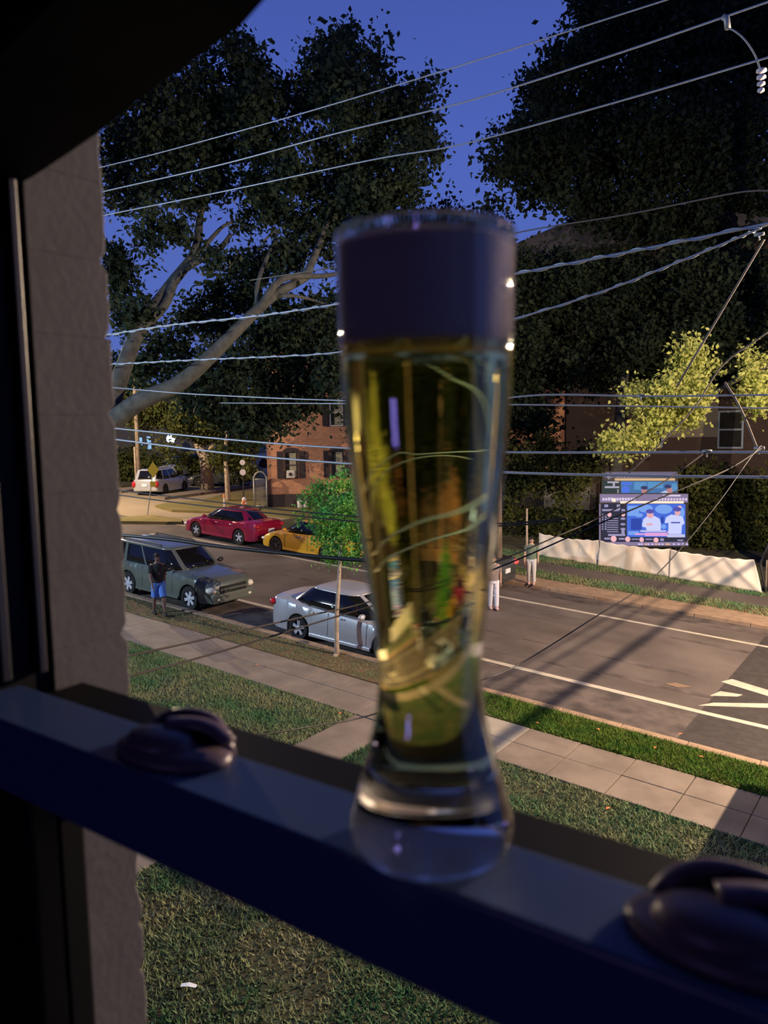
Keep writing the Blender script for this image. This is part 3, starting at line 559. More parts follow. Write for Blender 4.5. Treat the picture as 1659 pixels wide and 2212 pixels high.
car('dark_car', 'dark parked car beyond the pale tree trunk near the crossover', 'car', G2(475, 1046), hd + 1.9, M['grey_car'], 4.5, 1.78, [(a * 4.5 / 4.82, b_) for a, b_ in SEDAN_DECK], ((0.5, 3.4, 0.97), (1.2, 2.5)), 1.45, 2.6, 0.9, 0.33, M['rim_dark'], 5, detail=False)
car('white_van', 'white vehicle parked beside the brick house', 'car', G2(528, 1022) + Vector((0, 0, 0.5)), hd - 1.1, M['white_car'], 4.9, 1.9, [(a * 4.9 / 4.86, b_) for a, b_ in SUV_DECK], ((0.06, 3.5, 1.10), (0.2, 2.9)), 1.85, 2.87, 0.92, 0.36, M['rim_dark'], 6, suv=True, low=0.30, detail=False)
# ================================================================== PEOPLE
def person(name, label, pos, rz, h, skin, top, bottom, shoe, shorts=False, arm=0.25, stride=0.22, hairm='hair', sleeve=0.45):
    t = thing(name, label, 'person', pos, rz); s = h / 1.75
    J = {}; V_ = []; E_ = []; R_ = []
    def j(n, p, r, par=None):
        J[n] = len(V_); V_.append(tuple(q * s for q in p)); R_.append((r * s * 0.93, r * s) if not isinstance(r, tuple) else (r[0] * s, r[1] * s))
        if par: E_.append((J[par], J[n]))
    j('pelvis', (0, 0, 0.95), (0.145, 0.105)); j('waist', (0, 0, 1.10), (0.135, 0.10), 'pelvis'); j('chest', (0.01, 0, 1.28), (0.155, 0.115), 'waist'); j('neckb', (0.005, 0, 1.43), (0.10, 0.08), 'chest'); j('neck', (0.01, 0, 1.50), 0.052, 'neckb'); j('head', (0.025, 0, 1.60), 0.080, 'neck'); j('crown', (0.02, 0, 1.675), 0.074, 'head')
    for sd, nm in ((1, 'l'), (-1, 'r')):
        st = stride * sd; ar = -arm * sd
        j('hip' + nm, (0, 0.085 * sd, 0.90), 0.088, 'pelvis'); j('knee' + nm, (st * 0.55 + 0.03, 0.09 * sd, 0.50), 0.057, 'hip' + nm); j('calf' + nm, (st * 0.75, 0.09 * sd, 0.33), 0.054, 'knee' + nm); j('ankle' + nm, (st, 0.09 * sd, 0.085), 0.036, 'calf' + nm); j('heel' + nm, (st - 0.01, 0.09 * sd, 0.045), 0.038, 'ankle' + nm); j('toe' + nm, (st + 0.16, 0.10 * sd, 0.035), 0.032, 'heel' + nm)
        j('sh' + nm, (0.0, 0.175 * sd, 1.40), 0.060, 'neckb'); j('el' + nm, (ar * 0.4, 0.235 * sd, 1.12), 0.042, 'sh' + nm); j('wr' + nm, (ar + 0.06, 0.235 * sd, 0.89), 0.027, 'el' + nm); j('pm' + nm, (ar + 0.09, 0.235 * sd, 0.82), 0.030, 'wr' + nm)
    me = bpy.data.meshes.new('body'); me.from_pydata(V_, E_, []); o = bpy.data.objects.new('body', me); COL.objects.link(o); o.parent = t
    me.materials.append(skin)
    sk = o.modifiers.new('skin', 'SKIN'); sk.use_smooth_shade = True
    for i, r_ in enumerate(R_): me.skin_vertices[0].data[i].radius = r_
    me.skin_vertices[0].data[0].use_root = True
    o.modifiers.new('sub', 'SUBSURF').levels = 1; o.modifiers['sub'].render_levels = 2
    P = lambda n: Vector(V_[J[n]])
    # fingers and thumbs
    fg = MB()
    for sd, nm in ((1, 'l'), (-1, 'r')):
        pm = P('pm' + nm)
        for k, (dx, ln) in enumerate(((-0.028, 0.058), (-0.010, 0.075), (0.009, 0.080), (0.027, 0.070))):
            b0 = pm + Vector((dx, 0, -0.012)) * s; fg.tube([b0, b0 + Vector((0.004, -0.006 * sd, -ln * 0.5)) * s, b0 + Vector((0.010, -0.020 * sd, -ln)) * s], [0.010 * s, 0.009 * s, 0.007 * s], 6)
        b0 = pm + Vector((0.024, 0, 0.02)) * s; fg.tube([b0, b0 + Vector((0.028, -0.008 * sd, -0.022)) * s, b0 + Vector((0.036, -0.016 * sd, -0.052)) * s], [0.011 * s, 0.0095 * s, 0.008 * s], 6)
    fg.obj('fingers', skin, t, smooth=True)
    # face and hair
    hd_ = P('head'); f = MB(); f.ball(hd_ + Vector((0.088, 0, -0.005)) * s, (0.018 * s, 0.014 * s, 0.022 * s), 8, 6)
    for sd in (1, -1): f.ball(hd_ + Vector((0.0, 0.082 * sd, 0.0)) * s, (0.016 * s, 0.012 * s, 0.03 * s), 8, 6)
    f.obj('nose_and_ears', skin, t, smooth=True)
    e = MB()
    for sd in (1, -1): e.ball(hd_ + Vector((0.074, 0.03 * sd, 0.022)) * s, 0.011 * s, 8, 6)
    e.ball(hd_ + Vector((0.074, 0, -0.045)) * s, (0.008 * s, 0.024 * s, 0.006 * s), 8, 6)
    e.obj('eyes_and_mouth', M['hair'], t, smooth=True)
    hb = MB(); hb.ball(P('crown') + Vector((-0.020, 0, 0.0)) * s, (0.092 * s, 0.086 * s, 0.075 * s), 16, 10); hb.obj('hair', M[hairm], t, smooth=True)
    # clothes
    sh = MB(); sec = [(0.93, 0.175, 0.128), (1.02, 0.170, 0.125), (1.12, 0.172, 0.128), (1.28, 0.196, 0.142), (1.38, 0.200, 0.135), (1.445, 0.140, 0.105), (1.475, 0.075, 0.07)]
    vs_ = [(dd * s * math.cos(2 * PI * k / 20), w_ * s * math.sin(2 * PI * k / 20), z * s) for z, w_, dd in sec for k in range(20)]
    sh.add(vs_, [(i * 20 + k, i * 20 + (k + 1) % 20, (i + 1) * 20 + (k + 1) % 20, (i + 1) * 20 + k) for i in range(len(sec) - 1) for k in range(20)])
    for nm in 'lr':
        a, b_ = P('sh' + nm), P('el' + nm); sh.tube([a + Vector((0, 0, 0.02)) * s, a.lerp(b_, 0.35), a.lerp(b_, 0.25 + sleeve)], [0.078 * s, 0.070 * s, 0.060 * s], 12, cap=False)
    sh.obj('shirt', top, t, smooth=True)
    tr_ = MB(); sec = [(0.84, 0.160, 0.115), (0.92, 0.163, 0.122), (1.0, 0.155, 0.113)]
    vs_ = [(dd * s * math.cos(2 * PI * k / 20), w_ * s * math.sin(2 * PI * k / 20), z * s) for z, w_, dd in sec for k in range(20)]
    tr_.add(vs_, [(i * 20 + k, i * 20 + (k + 1) % 20, (i + 1) * 20 + (k + 1) % 20, (i + 1) * 20 + k) for i in range(len(sec) - 1) for k in range(20)])
    for nm in 'lr':
        a, b_, c_ = P('hip' + nm), P('knee' + nm), P('ankle' + nm)
        pts = [a + Vector((0, 0, 0.03)) * s, a.lerp(b_, 0.5), a.lerp(b_, 0.95)] if shorts else [a + Vector((0, 0, 0.03)) * s, a.lerp(b_, 0.5), b_, b_.lerp(c_, 0.5), c_ + Vector((0, 0, 0.02)) * s]
        tr_.tube(pts, [0.108 * s, 0.100 * s, 0.098 * s] if shorts else [0.105 * s, 0.090 * s, 0.078 * s, 0.072 * s, 0.066 * s], 14, cap=False)
    tr_.obj('shorts' if shorts else 'trousers', bottom, t, smooth=True)
    for nm in 'lr':
        b0 = P('heel' + nm); MB().tube([b0 + Vector((-0.035, 0, 0.012)) * s, b0 + Vector((0.03, 0, 0.012)) * s, b0 + Vector((0.12, 0, 0.0)) * s, b0 + Vector((0.20, 0, -0.010)) * s], [0.040 * s, 0.052 * s, 0.046 * s, 0.030 * s], 10).obj('shoe', shoe, t, smooth=True)
    return t
p_ = G(345, 1328)
person('person', 'person in a black top and bright blue shorts walking beside the parked SUV', p_, -0.4, 1.76, M['skin'], M['cloth_black'], M['denim_blue'], M['black'], shorts=True)
p_ = G(1148, 1262); p_.z = gz(p_.x)
person('person', 'person in a green shirt and pale trousers standing at the far curb near the tarp', p_, -1.2, 1.68, M['skin_light'], M['cloth_green'], M['cloth_pale'], M['pink'], stride=0.05, arm=0.06)
p_ = G(1066, 1308); p_.z = gz(p_.x) - 0.11
person('person', 'person in white trousers standing on the road just right of the beer glass', p_, -0.9, 1.70, M['skin_light'], M['cloth_grey'], M['cloth_white'], M['pink'], stride=0.06, arm=0.08)
# ================================================================== TREES
def leaves(name, clumps, n, size, m, parent, seed, flat=0.6):
    """clumps: (centre, radius) spheres filled with small folded leaves, gathered into sprays"""
    r = np.random.default_rng(seed); C_ = np.array([tuple(c) for c, q in clumps]); Q = np.array([q for c, q in clumps], float)
    w = Q ** 2.2; per = 34; ns = max(8, n // per); pick = r.choice(len(clumps), ns, p=w / w.sum())
    d = r.normal(0, 1, (ns, 3)); d /= np.linalg.norm(d, axis=1)[:, None]; rad = Q[pick] * (0.15 + 0.9 * r.random(ns) ** 0.7)
    cen = C_[pick] + d * rad[:, None] * np.array([1, 1, 0.9]); n = ns * per; ss = np.repeat(0.6 + 0.9 * r.random(ns), per)[:, None]
    cc = np.repeat(cen, per, 0) + r.normal(0, 1, (n, 3)) * (size * 1.25) * ss
    a = r.normal(0, 1, (n, 3)); a[:, 2] -= 0.3; a /= np.linalg.norm(a, axis=1)[:, None]
    b_ = np.cross(a, r.normal(0, 1, (n, 3))); b_ /= np.linalg.norm(b_, axis=1)[:, None]; nn_ = np.cross(a, b_)
    sz = size * (0.6 + 0.8 * r.random(n))[:, None]
    V = np.empty((n, 4, 3)); V[:, 0] = cc - a * sz * 0.5; V[:, 1] = cc + b_ * sz * 0.30 + nn_ * sz * 0.10; V[:, 2] = cc + a * sz * 0.5; V[:, 3] = cc - b_ * sz * 0.30 + nn_ * sz * 0.10
    me = bpy.data.meshes.new(name); me.vertices.add(n * 4); me.vertices.foreach_set('co', V.ravel())
    base = np.arange(n, dtype=np.int32)[:, None] * 4; idx = np.concatenate([base + np.array([0, 1, 2]), base + np.array([0, 2, 3])], 1).ravel().astype(np.int32)
    me.loops.add(n * 6); me.loops.foreach_set('vertex_index', idx); me.polygons.add(n * 2)
    me.polygons.foreach_set('loop_start', np.arange(0, n * 6, 3, dtype=np.int32)); me.polygons.foreach_set('loop_total', np.full(n * 2, 3, dtype=np.int32)); me.update(calc_edges=True); me.materials.append(m)
    o = bpy.data.objects.new(name, me); COL.objects.link(o); o.parent = parent; o['kind'] = 'stuff'
    if parent: o.matrix_parent_inverse = Matrix.Translation(-Vector(parent.location))
    return o
def limb(name, pts, r0, r1, m, parent, n=10):
    L = smooth_line(pts, 6); rs = [lerp(r0, r1, i / (len(L) - 1)) for i in range(len(L))]
    o = MB().tube(L, rs, n).obj(name, m, parent, smooth=True)
    if parent: o.matrix_parent_inverse = Matrix.Translation(-Vector(parent.location))
    return o
def clump_list(L, dep, jit, seed):
    r = random.Random(seed); return [(PD(x, y, dep + r.uniform(-jit, jit)), q * dep / F_PX) for x, y, q in L]
# big near tree, its trunk hidden behind the reveal
T = thing('big_oak', 'large dark tree spreading over the left side of the street', 'tree', (-23.5, 14.2, gz(-23.5)))
limb('trunk', [(-23.5, 14.2, gz(-23.5) - 0.1), (-23.2, 14.2, -3.0), PD(225, 925, 23.5)], 0.50, 0.34, M['bark'], T, 14)
limb('branch', [PD(225, 925, 23.5), PD(300, 868, 23.3), PD(385, 830, 23.2), PD(455, 770, 23.3), PD(520, 705, 23.5), PD(590, 640, 24), PD(660, 600, 24.5)], 0.30, 0.12, M['bark'], T)
limb('branch', [PD(560, 668, 23.7), PD(610, 603, 24), PD(700, 596, 24.6), PD(760, 585, 25)], 0.13, 0.05, M['bark'], T)
limb('branch', [PD(590, 640, 24), PD(640, 640, 24), PD(700, 655, 24.6)], 0.08, 0.03, M['bark'], T)
limb('branch', [PD(225, 925, 23.5), PD(255, 830, 23.8), PD(300, 715, 24.5), PD(365, 620, 25.5), PD(420, 545, 26), PD(432, 470, 26.5)], 0.30, 0.12, M['bark'], T)
limb('branch', [PD(300, 715, 24.5), PD(355, 660, 25), PD(390, 590, 25.5), PD(470, 540, 26), PD(500, 505, 26)], 0.17, 0.07, M['bark'], T)
limb('branch', [PD(395, 590, 25.8), PD(470, 500, 26), PD(500, 480, 26.2)], 0.09, 0.04, M['bark'], T)
limb('branch', [PD(432, 470, 26.5), PD(455, 390, 27), PD(500, 300, 27.4), PD(515, 200, 28)], 0.10, 0.03, M['bark'], T)
limb('branch', [PD(660, 600, 24.5), PD(700, 500, 25.5), PD(722, 420, 26), PD(722, 300, 26.6), PD(740, 180, 27)], 0.13, 0.03, M['bark'], T)
limb('branch', [PD(722, 420, 26), PD(765, 375, 26), PD(830, 330, 26.4), PD(900, 300, 26.8)], 0.06, 0.02, M['bark'], T)
limb('branch', [PD(570, 520, 25), PD(600, 500, 25.4), PD(560, 600, 24.2), PD(555, 655, 23.9)], 0.03, 0.08, M['bark'], T)
CL = [(600, 900, 34), (560, 920, 28), (640, 880, 32), (520, 900, 34), (670, 850, 34), (705, 850, 20), (460, 880, 32), (650, 925, 12), (540, 945, 16), (500, 860, 36), (410, 870, 26), (735, 120, 42), (745, 75, 22), (715, 165, 48), (770, 165, 42), (805, 135, 24), (815, 95, 14), (830, 140, 12), (690, 215, 40), (760, 240, 60), (670, 140, 18), (675, 110, 12), (660, 190, 22), (640, 230, 24), (720, 70, 10), (765, 65, 10),
      (515, 110, 28), (525, 160, 36), (505, 90, 14), (545, 200, 34), (455, 115, 18), (460, 150, 26), (440, 190, 40), (490, 240, 48), (560, 170, 22), (570, 210, 24), (610, 200, 18), (615, 180, 10), (600, 240, 28), (540, 260, 46), (400, 150, 30), (410, 240, 56), (350, 220, 52), (330, 300, 62), (270, 280, 44), (250, 350, 36), (245, 400, 30), (400, 330, 52), (475, 330, 46), (560, 320, 38), (615, 300, 34), (340, 400, 44), (290, 440, 36), (240, 450, 22), (410, 420, 38), (470, 400, 34), (330, 480, 34), (380, 500, 30), (300, 520, 20), (550, 410, 40), (620, 380, 44), (600, 460, 40), (530, 480, 28), (700, 330, 40), (680, 400, 44), (750, 360, 40), (820, 260, 44), (850, 210, 32), (845, 175, 14), (870, 260, 42), (905, 210, 28), (925, 175, 18), (945, 175, 10), (915, 250, 26), (905, 300, 34), (930, 320, 24), (948, 345, 12), (870, 340, 40), (910, 370, 16), (800, 330, 44), (830, 410, 50), (870, 400, 32), (880, 430, 24), (780, 430, 50), (720, 470, 50), (820, 480, 44), (660, 490, 38), (700, 540, 44), (620, 550, 44), (560, 570, 40), (500, 580, 36), (460, 560, 26), (530, 640, 36), (460, 640, 40), (420, 690, 38), (480, 700, 44), (350, 740, 40), (250, 590, 34), (265, 640, 40), (250, 560, 22), (290, 690, 32), (330, 560, 16), (560, 720, 46), (640, 700, 44), (620, 760, 50), (700, 740, 44), (540, 790, 48), (470, 800, 40), (660, 820, 46), (390, 770, 34), (300, 790, 34), (590, 850, 40), (720, 800, 40), (690, 660, 26), (600, 670, 24), (740, 660, 28), (780, 560, 40), (860, 520, 34)]
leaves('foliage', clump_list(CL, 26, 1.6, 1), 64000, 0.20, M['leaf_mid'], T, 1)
# lower hanging leaves lit by the corner lamp
T = thing('street_tree', 'leafy tree standing by the side street, hanging over the parked crossover', 'tree', G(450, 1057))
tb = G(450, 1057)
limb('trunk', [tb + Vector((0, 0, -0.1)), PD(445, 1010, 51), PD(440, 985, 51), PD(428, 960, 51), PD(420, 930, 51)], 0.42, 0.22, M['bark_light'], T)
limb('branch', [PD(444, 1000, 51), PD(455, 970, 51), PD(470, 950, 51)], 0.2, 0.12, M['bark_light'], T)
CL2 = [(300, 905, 26), (340, 890, 34), (400, 900, 34), (450, 910, 34), (490, 900, 38), (540, 890, 40), (590, 905, 34), (560, 930, 26), (500, 940, 26), (620, 880, 30), (660, 880, 28), (380, 930, 14), (440, 945, 18), (640, 930, 16), (685, 925, 14), (310, 870, 26), (270, 880, 16), (660, 945, 13), (690, 945, 10), (700, 890, 22), (600, 935, 18), (370, 975, 12), (390, 990, 14), (350, 960, 10)]
leaves('foliage', clump_list(CL2, 49, 1.5, 2), 26000, 0.22, M['leaf_far'], T, 2)
T = thing('street_tree', 'slim tree with drooping leaves beside the white parking sign', 'tree', G(493, 1082)); tb = G(493, 1082)
limb('trunk', [tb + Vector((0, 0, -0.1)), PD(490, 1030, 46), PD(487, 985, 46), PD(490, 930, 46)], 0.16, 0.09, M['bark_light'], T)
leaves('foliage', clump_list([(485, 985, 22), (520, 975, 20), (510, 1000, 18), (470, 1000, 16), (540, 990, 14), (500, 955, 22), (535, 1015, 10)], 46, 0.8, 5), 3600, 0.2, M['leaf_far'], T, 6)
T = thing('hedge', 'dark hedge behind the side street cars', 'hedge', G(330, 1040))
leaves('foliage', clump_list([(250, 1000, 22), (290, 1000, 22), (330, 1005, 20), (370, 1005, 16), (270, 1030, 18), (420, 1010, 22), (450, 1020, 20), (490, 1020, 20), (300, 985, 14)], 56, 1, 8), 9000, 0.24, M['leaf_far'], T, 9)
# sapling at the near curb
sp_ = G(728, 1414); T = thing('sapling', 'young green sapling with a thin pale trunk in front of the silver sedan', 'tree', sp_)
SD = float(np.dot(np.array(sp_), ROT[:, 2]))
limb('trunk', [sp_ + Vector((0, 0, -0.05)), PD(727, 1340, SD), PD(731, 1270, SD), PD(735, 1200, SD), PD(738, 1130, SD), PD(742, 1070, SD)], 0.062, 0.025, M['bark_light'], T)
limb('stake', [sp_ + Vector((0.02, -0.10, -0.05)), sp_ + Vector((0.0, -0.06, 0.03))], 0.10, 0.05, M['bark_light'], T)
for a, b_ in (((735, 1200), (700, 1150)), ((736, 1170), (775, 1110)), ((738, 1140), (690, 1090)), ((740, 1100), (720, 1050))):
    limb('branch', [PD(*a, SD), PD((a[0] + b_[0]) / 2, (a[1] + b_[1]) / 2 - 5, SD), PD(*b_, SD)], 0.02, 0.008, M['bark_light'], T, 6)
leaves('foliage', clump_list([(735, 1045, 26), (765, 1060, 30), (715, 1075, 28), (680, 1080, 26), (660, 1075, 14), (700, 1110, 36), (745, 1110, 38), (675, 1125, 22), (650, 1120, 10), (720, 1155, 34), (760, 1160, 34), (690, 1160, 22), (730, 1195, 26), (765, 1200, 26), (715, 1205, 14), (745, 1225, 10), (790, 1120, 34), (800, 1170, 30), (740, 1020, 12), (690, 1055, 14), (790, 1060, 20)], SD, 0.35, 3), 6400, 0.085, M['leaf_green'], T, 4)
# trees across the road on the right
T = thing('tall_tree', 'tall dark tree filling the upper right corner of the sky', 'tree', (-4.5, 33, gz(-4.5)))
limb('trunk', [(-4.5, 33, gz(-4.5) - 0.1), (-4.6, 33, -1), (-4.4, 33.2, 4), (-4.8, 33, 9), (-5, 33, 14)], 0.55, 0.2, M['bark'], T)
CR = [(1290, 40, 44), (1260, 20, 24), (1320, 90, 40), (1270, 110, 30), (1215, 100, 22), (1200, 125, 20), (1340, 30, 50), (1400, 60, 60), (1500, 60, 80), (1600, 80, 80), (1660, 60, 60), (1240, 150, 44), (1190, 170, 22), (1300, 180, 50), (1400, 160, 60), (1500, 180, 70), (1620, 190, 70), (1150, 190, 26), (1135, 175, 12), (1200, 220, 44), (1150, 235, 30), (1140, 290, 30), (1110, 300, 22), (1075, 315, 20), (1060, 325, 12), (1070, 350, 22), (1090, 370, 20), (1130, 340, 44), (1200, 300, 54), (1160, 400, 26), (1120, 395, 14), (1200, 370, 50), (1280, 260, 60), (1380, 280, 70), (1480, 290, 70), (1600, 300, 80), (1290, 360, 60), (1400, 380, 70), (1520, 390, 80), (1640, 400, 70), (1280, 440, 50), (1380, 470, 60), (1500, 490, 70), (1620, 490, 70), (1200, 430, 34), (1140, 440, 26), (1090, 455, 24), (1065, 450, 14), (1060, 470, 22), (1250, 130, 30), (1560, 10, 70), (1450, 0, 60)]
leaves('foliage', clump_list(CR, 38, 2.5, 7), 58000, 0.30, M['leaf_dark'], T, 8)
T = thing('dark_tree', 'dark tree mass behind the wires, beyond the tarp fence', 'tree', (-13, 37, gz(-13)))
limb('trunk', [(-13, 37, gz(-13) - 0.1), (-13, 37, -2), (-12.6, 37, 3)], 0.4, 0.2, M['bark'], T)
CR2 = [(x + random.uniform(-16, 16), y + random.uniform(-16, 16), 46) for y in range(592, 900, 50) for x in range(1070, 1700, 60) if not (y > 840 and x > 1150)]
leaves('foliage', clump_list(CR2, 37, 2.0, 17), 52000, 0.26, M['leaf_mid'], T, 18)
T = thing('background_tree', 'distant dark treetop behind the top of the beer glass', 'tree', (-26, 52, gz(-26)))
limb('trunk', [(-26, 52, gz(-26) - 0.1), (-26, 52, 2), (-26, 52, 8)], 0.4, 0.2, M['bark'], T)
leaves('foliage', clump_list([(950, 450, 16), (970, 440, 12), (930, 470, 22), (980, 480, 26), (900, 480, 24), (1030, 490, 28), (870, 500, 30), (960, 520, 36), (1040, 540, 40), (900, 560, 40), (980, 600, 44), (880, 640, 44), (1060, 620, 44), (960, 690, 46), (1040, 720, 46), (860, 740, 44), (940, 790, 46), (1040, 810, 46), (1010, 880, 44), (900, 870, 44), (800, 700, 40), (790, 800, 40), (850, 900, 40), (1080, 480, 12), (790, 640, 36)], 58, 2, 9), 24000, 0.34, M['leaf_dark'], T, 19)
T = thing('background_tree', 'distant tree line behind the side street, left of the brick house', 'tree', (-62, 62, gz(-62)))
limb('trunk', [(-62, 62, gz(-62) - 0.1), (-62, 62, 2), (-62, 62, 8)], 0.4, 0.2, M['bark'], T)
leaves('foliage', clump_list([(x, y, 34) for y in (800, 850, 900) for x in range(200, 760, 50)], 84, 3, 31), 16000, 0.5, M['leaf_dark'], T, 32)
# trees and a house beyond both edges of the frame
def off_tree(x, y, h, r, seed, label):
    T = thing('park_tree', label, 'tree', (x, y, gz(x)))
    limb('trunk', [(x, y, gz(x) - 0.1), (x, y, gz(x) + h * 0.3), (x + 0.3, y, gz(x) + h * 0.7)], 0.4, 0.15, M['bark'], T)
    rr_ = random.Random(seed)
    leaves('foliage', [(Vector((x + rr_.uniform(-r, r) * 0.7, y + rr_.uniform(-r, r) * 0.7, gz(x) + h * rr_.uniform(0.25, 0.95))), r * 0.45) for _ in range(26)], 9000, 0.42, M['leaf_mid'], T, seed)
for x, y, h, r, sd, lb in ((-58, 27, 15, 6, 41, 'large tree at the side street beyond the left edge'), (-64, 14, 16, 7, 42, 'large tree by the neighbouring house beyond the left edge'), (-46, 10.5, 11, 3.5, 43, 'verge tree beyond the left edge'), (6.5, 37, 17, 7, 44, 'tall tree across the road beyond the right edge'), (17, 33, 15, 7, 45, 'second tall tree across the road beyond the right edge')):
    off_tree(x, y, h, r, sd, lb)
nh = thing('neighbour_house', 'dark neighbouring house beyond the left edge', 'house', (-52, -2, gz(-52)))
MB().box((-8, 0, -1), (8, 9, 8)).obj('wall', M['dark_wall'], nh)
MB().add([(-8.5, -0.5, 8), (8.5, -0.5, 8), (8.5, 9.5, 8), (-8.5, 9.5, 8), (-8.5, 4.5, 11), (8.5, 4.5, 11)], [(3, 2, 1, 0), (0, 1, 5, 4), (1, 2, 5), (2, 3, 4, 5), (3, 0, 4)]).obj('roof', M['roof'], nh)
# lit foliage near the street lamp
T = thing('lit_tree', 'tree whose yellow-green leaves are lit brightly above the video screen', 'tree', (3.6, 28.6, gz(3.6)))
limb('trunk', [(3.6, 28.6, gz(3.6) - 0.1), (3.4, 28.4, -2), (2.6, 27.8, 2), (-1, 26.8, 2.5)], 0.35, 0.18, M['bark'], T)
limb('branch', [(-1, 26.8, 2.5), PD(1640, 800, 27.5), PD(1540, 850, 27.3), PD(1470, 880, 27)], 0.14, 0.03, M['bark'], T)
CY_ = [(1490, 775, 32), (1520, 800, 28), (1470, 820, 36), (1500, 850, 36), (1440, 850, 34), (1400, 860, 30), (1360, 862, 16), (1460, 890, 36), (1490, 885, 28), (1420, 900, 34), (1400, 930, 30), (1385, 955, 20), (1350, 950, 24), (1320, 955, 18), (1300, 950, 12), (1340, 970, 14), (1620, 830, 30), (1650, 800, 30), (1640, 870, 26), (1610, 870, 14), (1630, 780, 20), (1655, 850, 24), (1490, 750, 14)]
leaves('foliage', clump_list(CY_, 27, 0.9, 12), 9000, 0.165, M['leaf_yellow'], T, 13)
T = thing('street_tree', 'dark tree in front of the right half of the brick house, seen behind the beer', 'tree', (-19.5, 30.5, gz(-19.5)))
limb('trunk', [(-19.5, 30.5, gz(-19.5) - 0.1), (-19.5, 30.5, -2.5), (-19.3, 30.6, 1.5)], 0.25, 0.14, M['bark'], T)
leaves('foliage', clump_list([(x, y, 42) for y in (770, 830, 890) for x in range(790, 1070, 46)] + [(770, 800, 24), (850, 935, 30), (1010, 940, 34), (920, 945, 20)], 37, 1.2, 51), 26000, 0.24, M['leaf_dark'], T, 52)
T = thing('ivy_tree', 'bushy tree with dull yellow leaves at the far path, left of the video screen', 'tree', (-17, 31, gz(-17)))
limb('trunk', [(-17, 31, gz(-17) - 0.1), (-16.9, 31, -3.5), (-16.6, 31, -1)], 0.22, 0.1, M['bark'], T)
leaves('foliage', clump_list([(1120, 1000, 30), (1160, 1000, 30), (1200, 1010, 34), (1250, 1000, 30), (1100, 1050, 28), (1130, 1030, 30), (1170, 1040, 24), (1220, 1050, 26), (1240, 1030, 24), (1090, 1100, 24), (1280, 1000, 24), (1100, 960, 26), (1180, 960, 22), (1050, 1000, 30), (1040, 1060, 30), (1240, 1080, 10), (1225, 1095, 10)], 35, 1.0, 14), 9000, 0.19, M['leaf_far'], T, 15)
T = thing('hedge', 'dark green hedge behind the white tarp and around the video screen', 'hedge', (-8, 34, gz(-8)))
leaves('foliage', clump_list([(x, y + (x - 1200) * 0.12, 40) for y in (1010, 1060, 1110, 1150) for x in range(1500, 1700, 45)] + [(x, 1130 + (x - 1200) * 0.06, 26) for x in range(1100, 1320, 40)], 37, 1.2, 21), 26000, 0.22, M['leaf_far'], T, 22)
# ================================================================== WIRES
def cable(label, pts, Y, r, m, group=None, ext0=0.35, ext1=0.35, twist=False, dY=0.0):
    n = len(pts); P = [PY(x, y, Y + dY * i / (n - 1)) for i, (x, y) in enumerate(pts)]
    L = smooth_line(P, 8)
    if ext0: L = [L[0] + (L[0] - L[3]) * ext0 * 8] + L
    if ext1: L = L + [L[-1] + (L[-1] - L[-4]) * ext1 * 8]
    mb = MB().tube(L, r, 8)
    if twist:
        tot = []; k = 0
        for a, b_ in zip(L[:-1], L[1:]):
            st = max(2, int((b_ - a).length / 0.08))
            for q in range(st):
                p = a.lerp(b_, q / st); an = k * 0.9; k += 1; tot.append(p + Vector((0, math.cos(an), math.sin(an))) * r * 1.5)
        mb.tube(tot, r * 0.6, 5)
    return tag(mb.obj('power_cable', m, smooth=True), label, 'cable', group)
cable('thin bare cable, topmost of the three crossing the sky', [(235, 357), (345, 330), (600, 260), (860, 183), (1150, 92), (1439, 0)], 13.0, 0.013, M['cable_grey'])
cable('bare cable, middle of the three crossing the sky, with a clamp hanging on it', [(235, 411), (480, 355), (720, 290), (1000, 221), (1300, 127), (1659, 4)], 13.0, 0.016, M['cable_grey'])
cable('bare cable, lowest of the three crossing the sky', [(235, 463), (500, 410), (800, 346), (1000, 311), (1330, 221), (1659, 124)], 13.0, 0.015, M['cable_grey'])
cable('dim cable crossing the dark trees above the bright twisted line', [(740, 575), (960, 540), (1140, 498), (1350, 464), (1560, 422), (1634, 412), (1700, 415)], 13.5, 0.012, M['cable_tan'])
cable('bright twisted cable meeting the glass at foam height', [(240, 722), (370, 702), (560, 682), (715, 659), (900, 632), (1105, 593), (1380, 540), (1659, 483)], 13.0, 0.022, M['cable_grey'], twist=True)
cable('twisted cable passing behind the beer just under the foam', [(235, 787), (430, 777), (600, 770), (720, 762), (900, 735), (1105, 690), (1300, 630), (1450, 572), (1590, 515), (1645, 492)], 13.0, 0.017, M['cable_grey'], ext1=0, twist=True)
cable('pale cable just above the brick house', [(300, 842), (430, 852), (730, 865), (1000, 866), (1180, 853), (1400, 856), (1659, 853)], 13.0, 0.015, M['cable_grey'])
cable('dim cable running just under the pale one, right of the glass', [(760, 872), (1100, 874), (1400, 878), (1659, 882)], 13.2, 0.013, M['cable_grey'])
cable('dark cable crossing in front of the brick house, the upper of two', [(255, 926), (500, 950), (745, 968), (1090, 977), (1400, 977), (1659, 977)], 12.5, 0.020, M['cable_grey'])
cable('dark cable crossing the window of the brick house, the lower of two', [(255, 950), (500, 980), (745, 1001), (1080, 1020), (1400, 1028), (1659, 1031)], 12.5, 0.022, M['cable_grey'])
cable('black cable over the red sedan roof, the upper of two', [(262, 1060), (400, 1076), (580, 1098), (760, 1115), (900, 1125), (1079, 1131), (1225, 1120)], 9.0, 0.011, M['cable_black'], ext1=0)
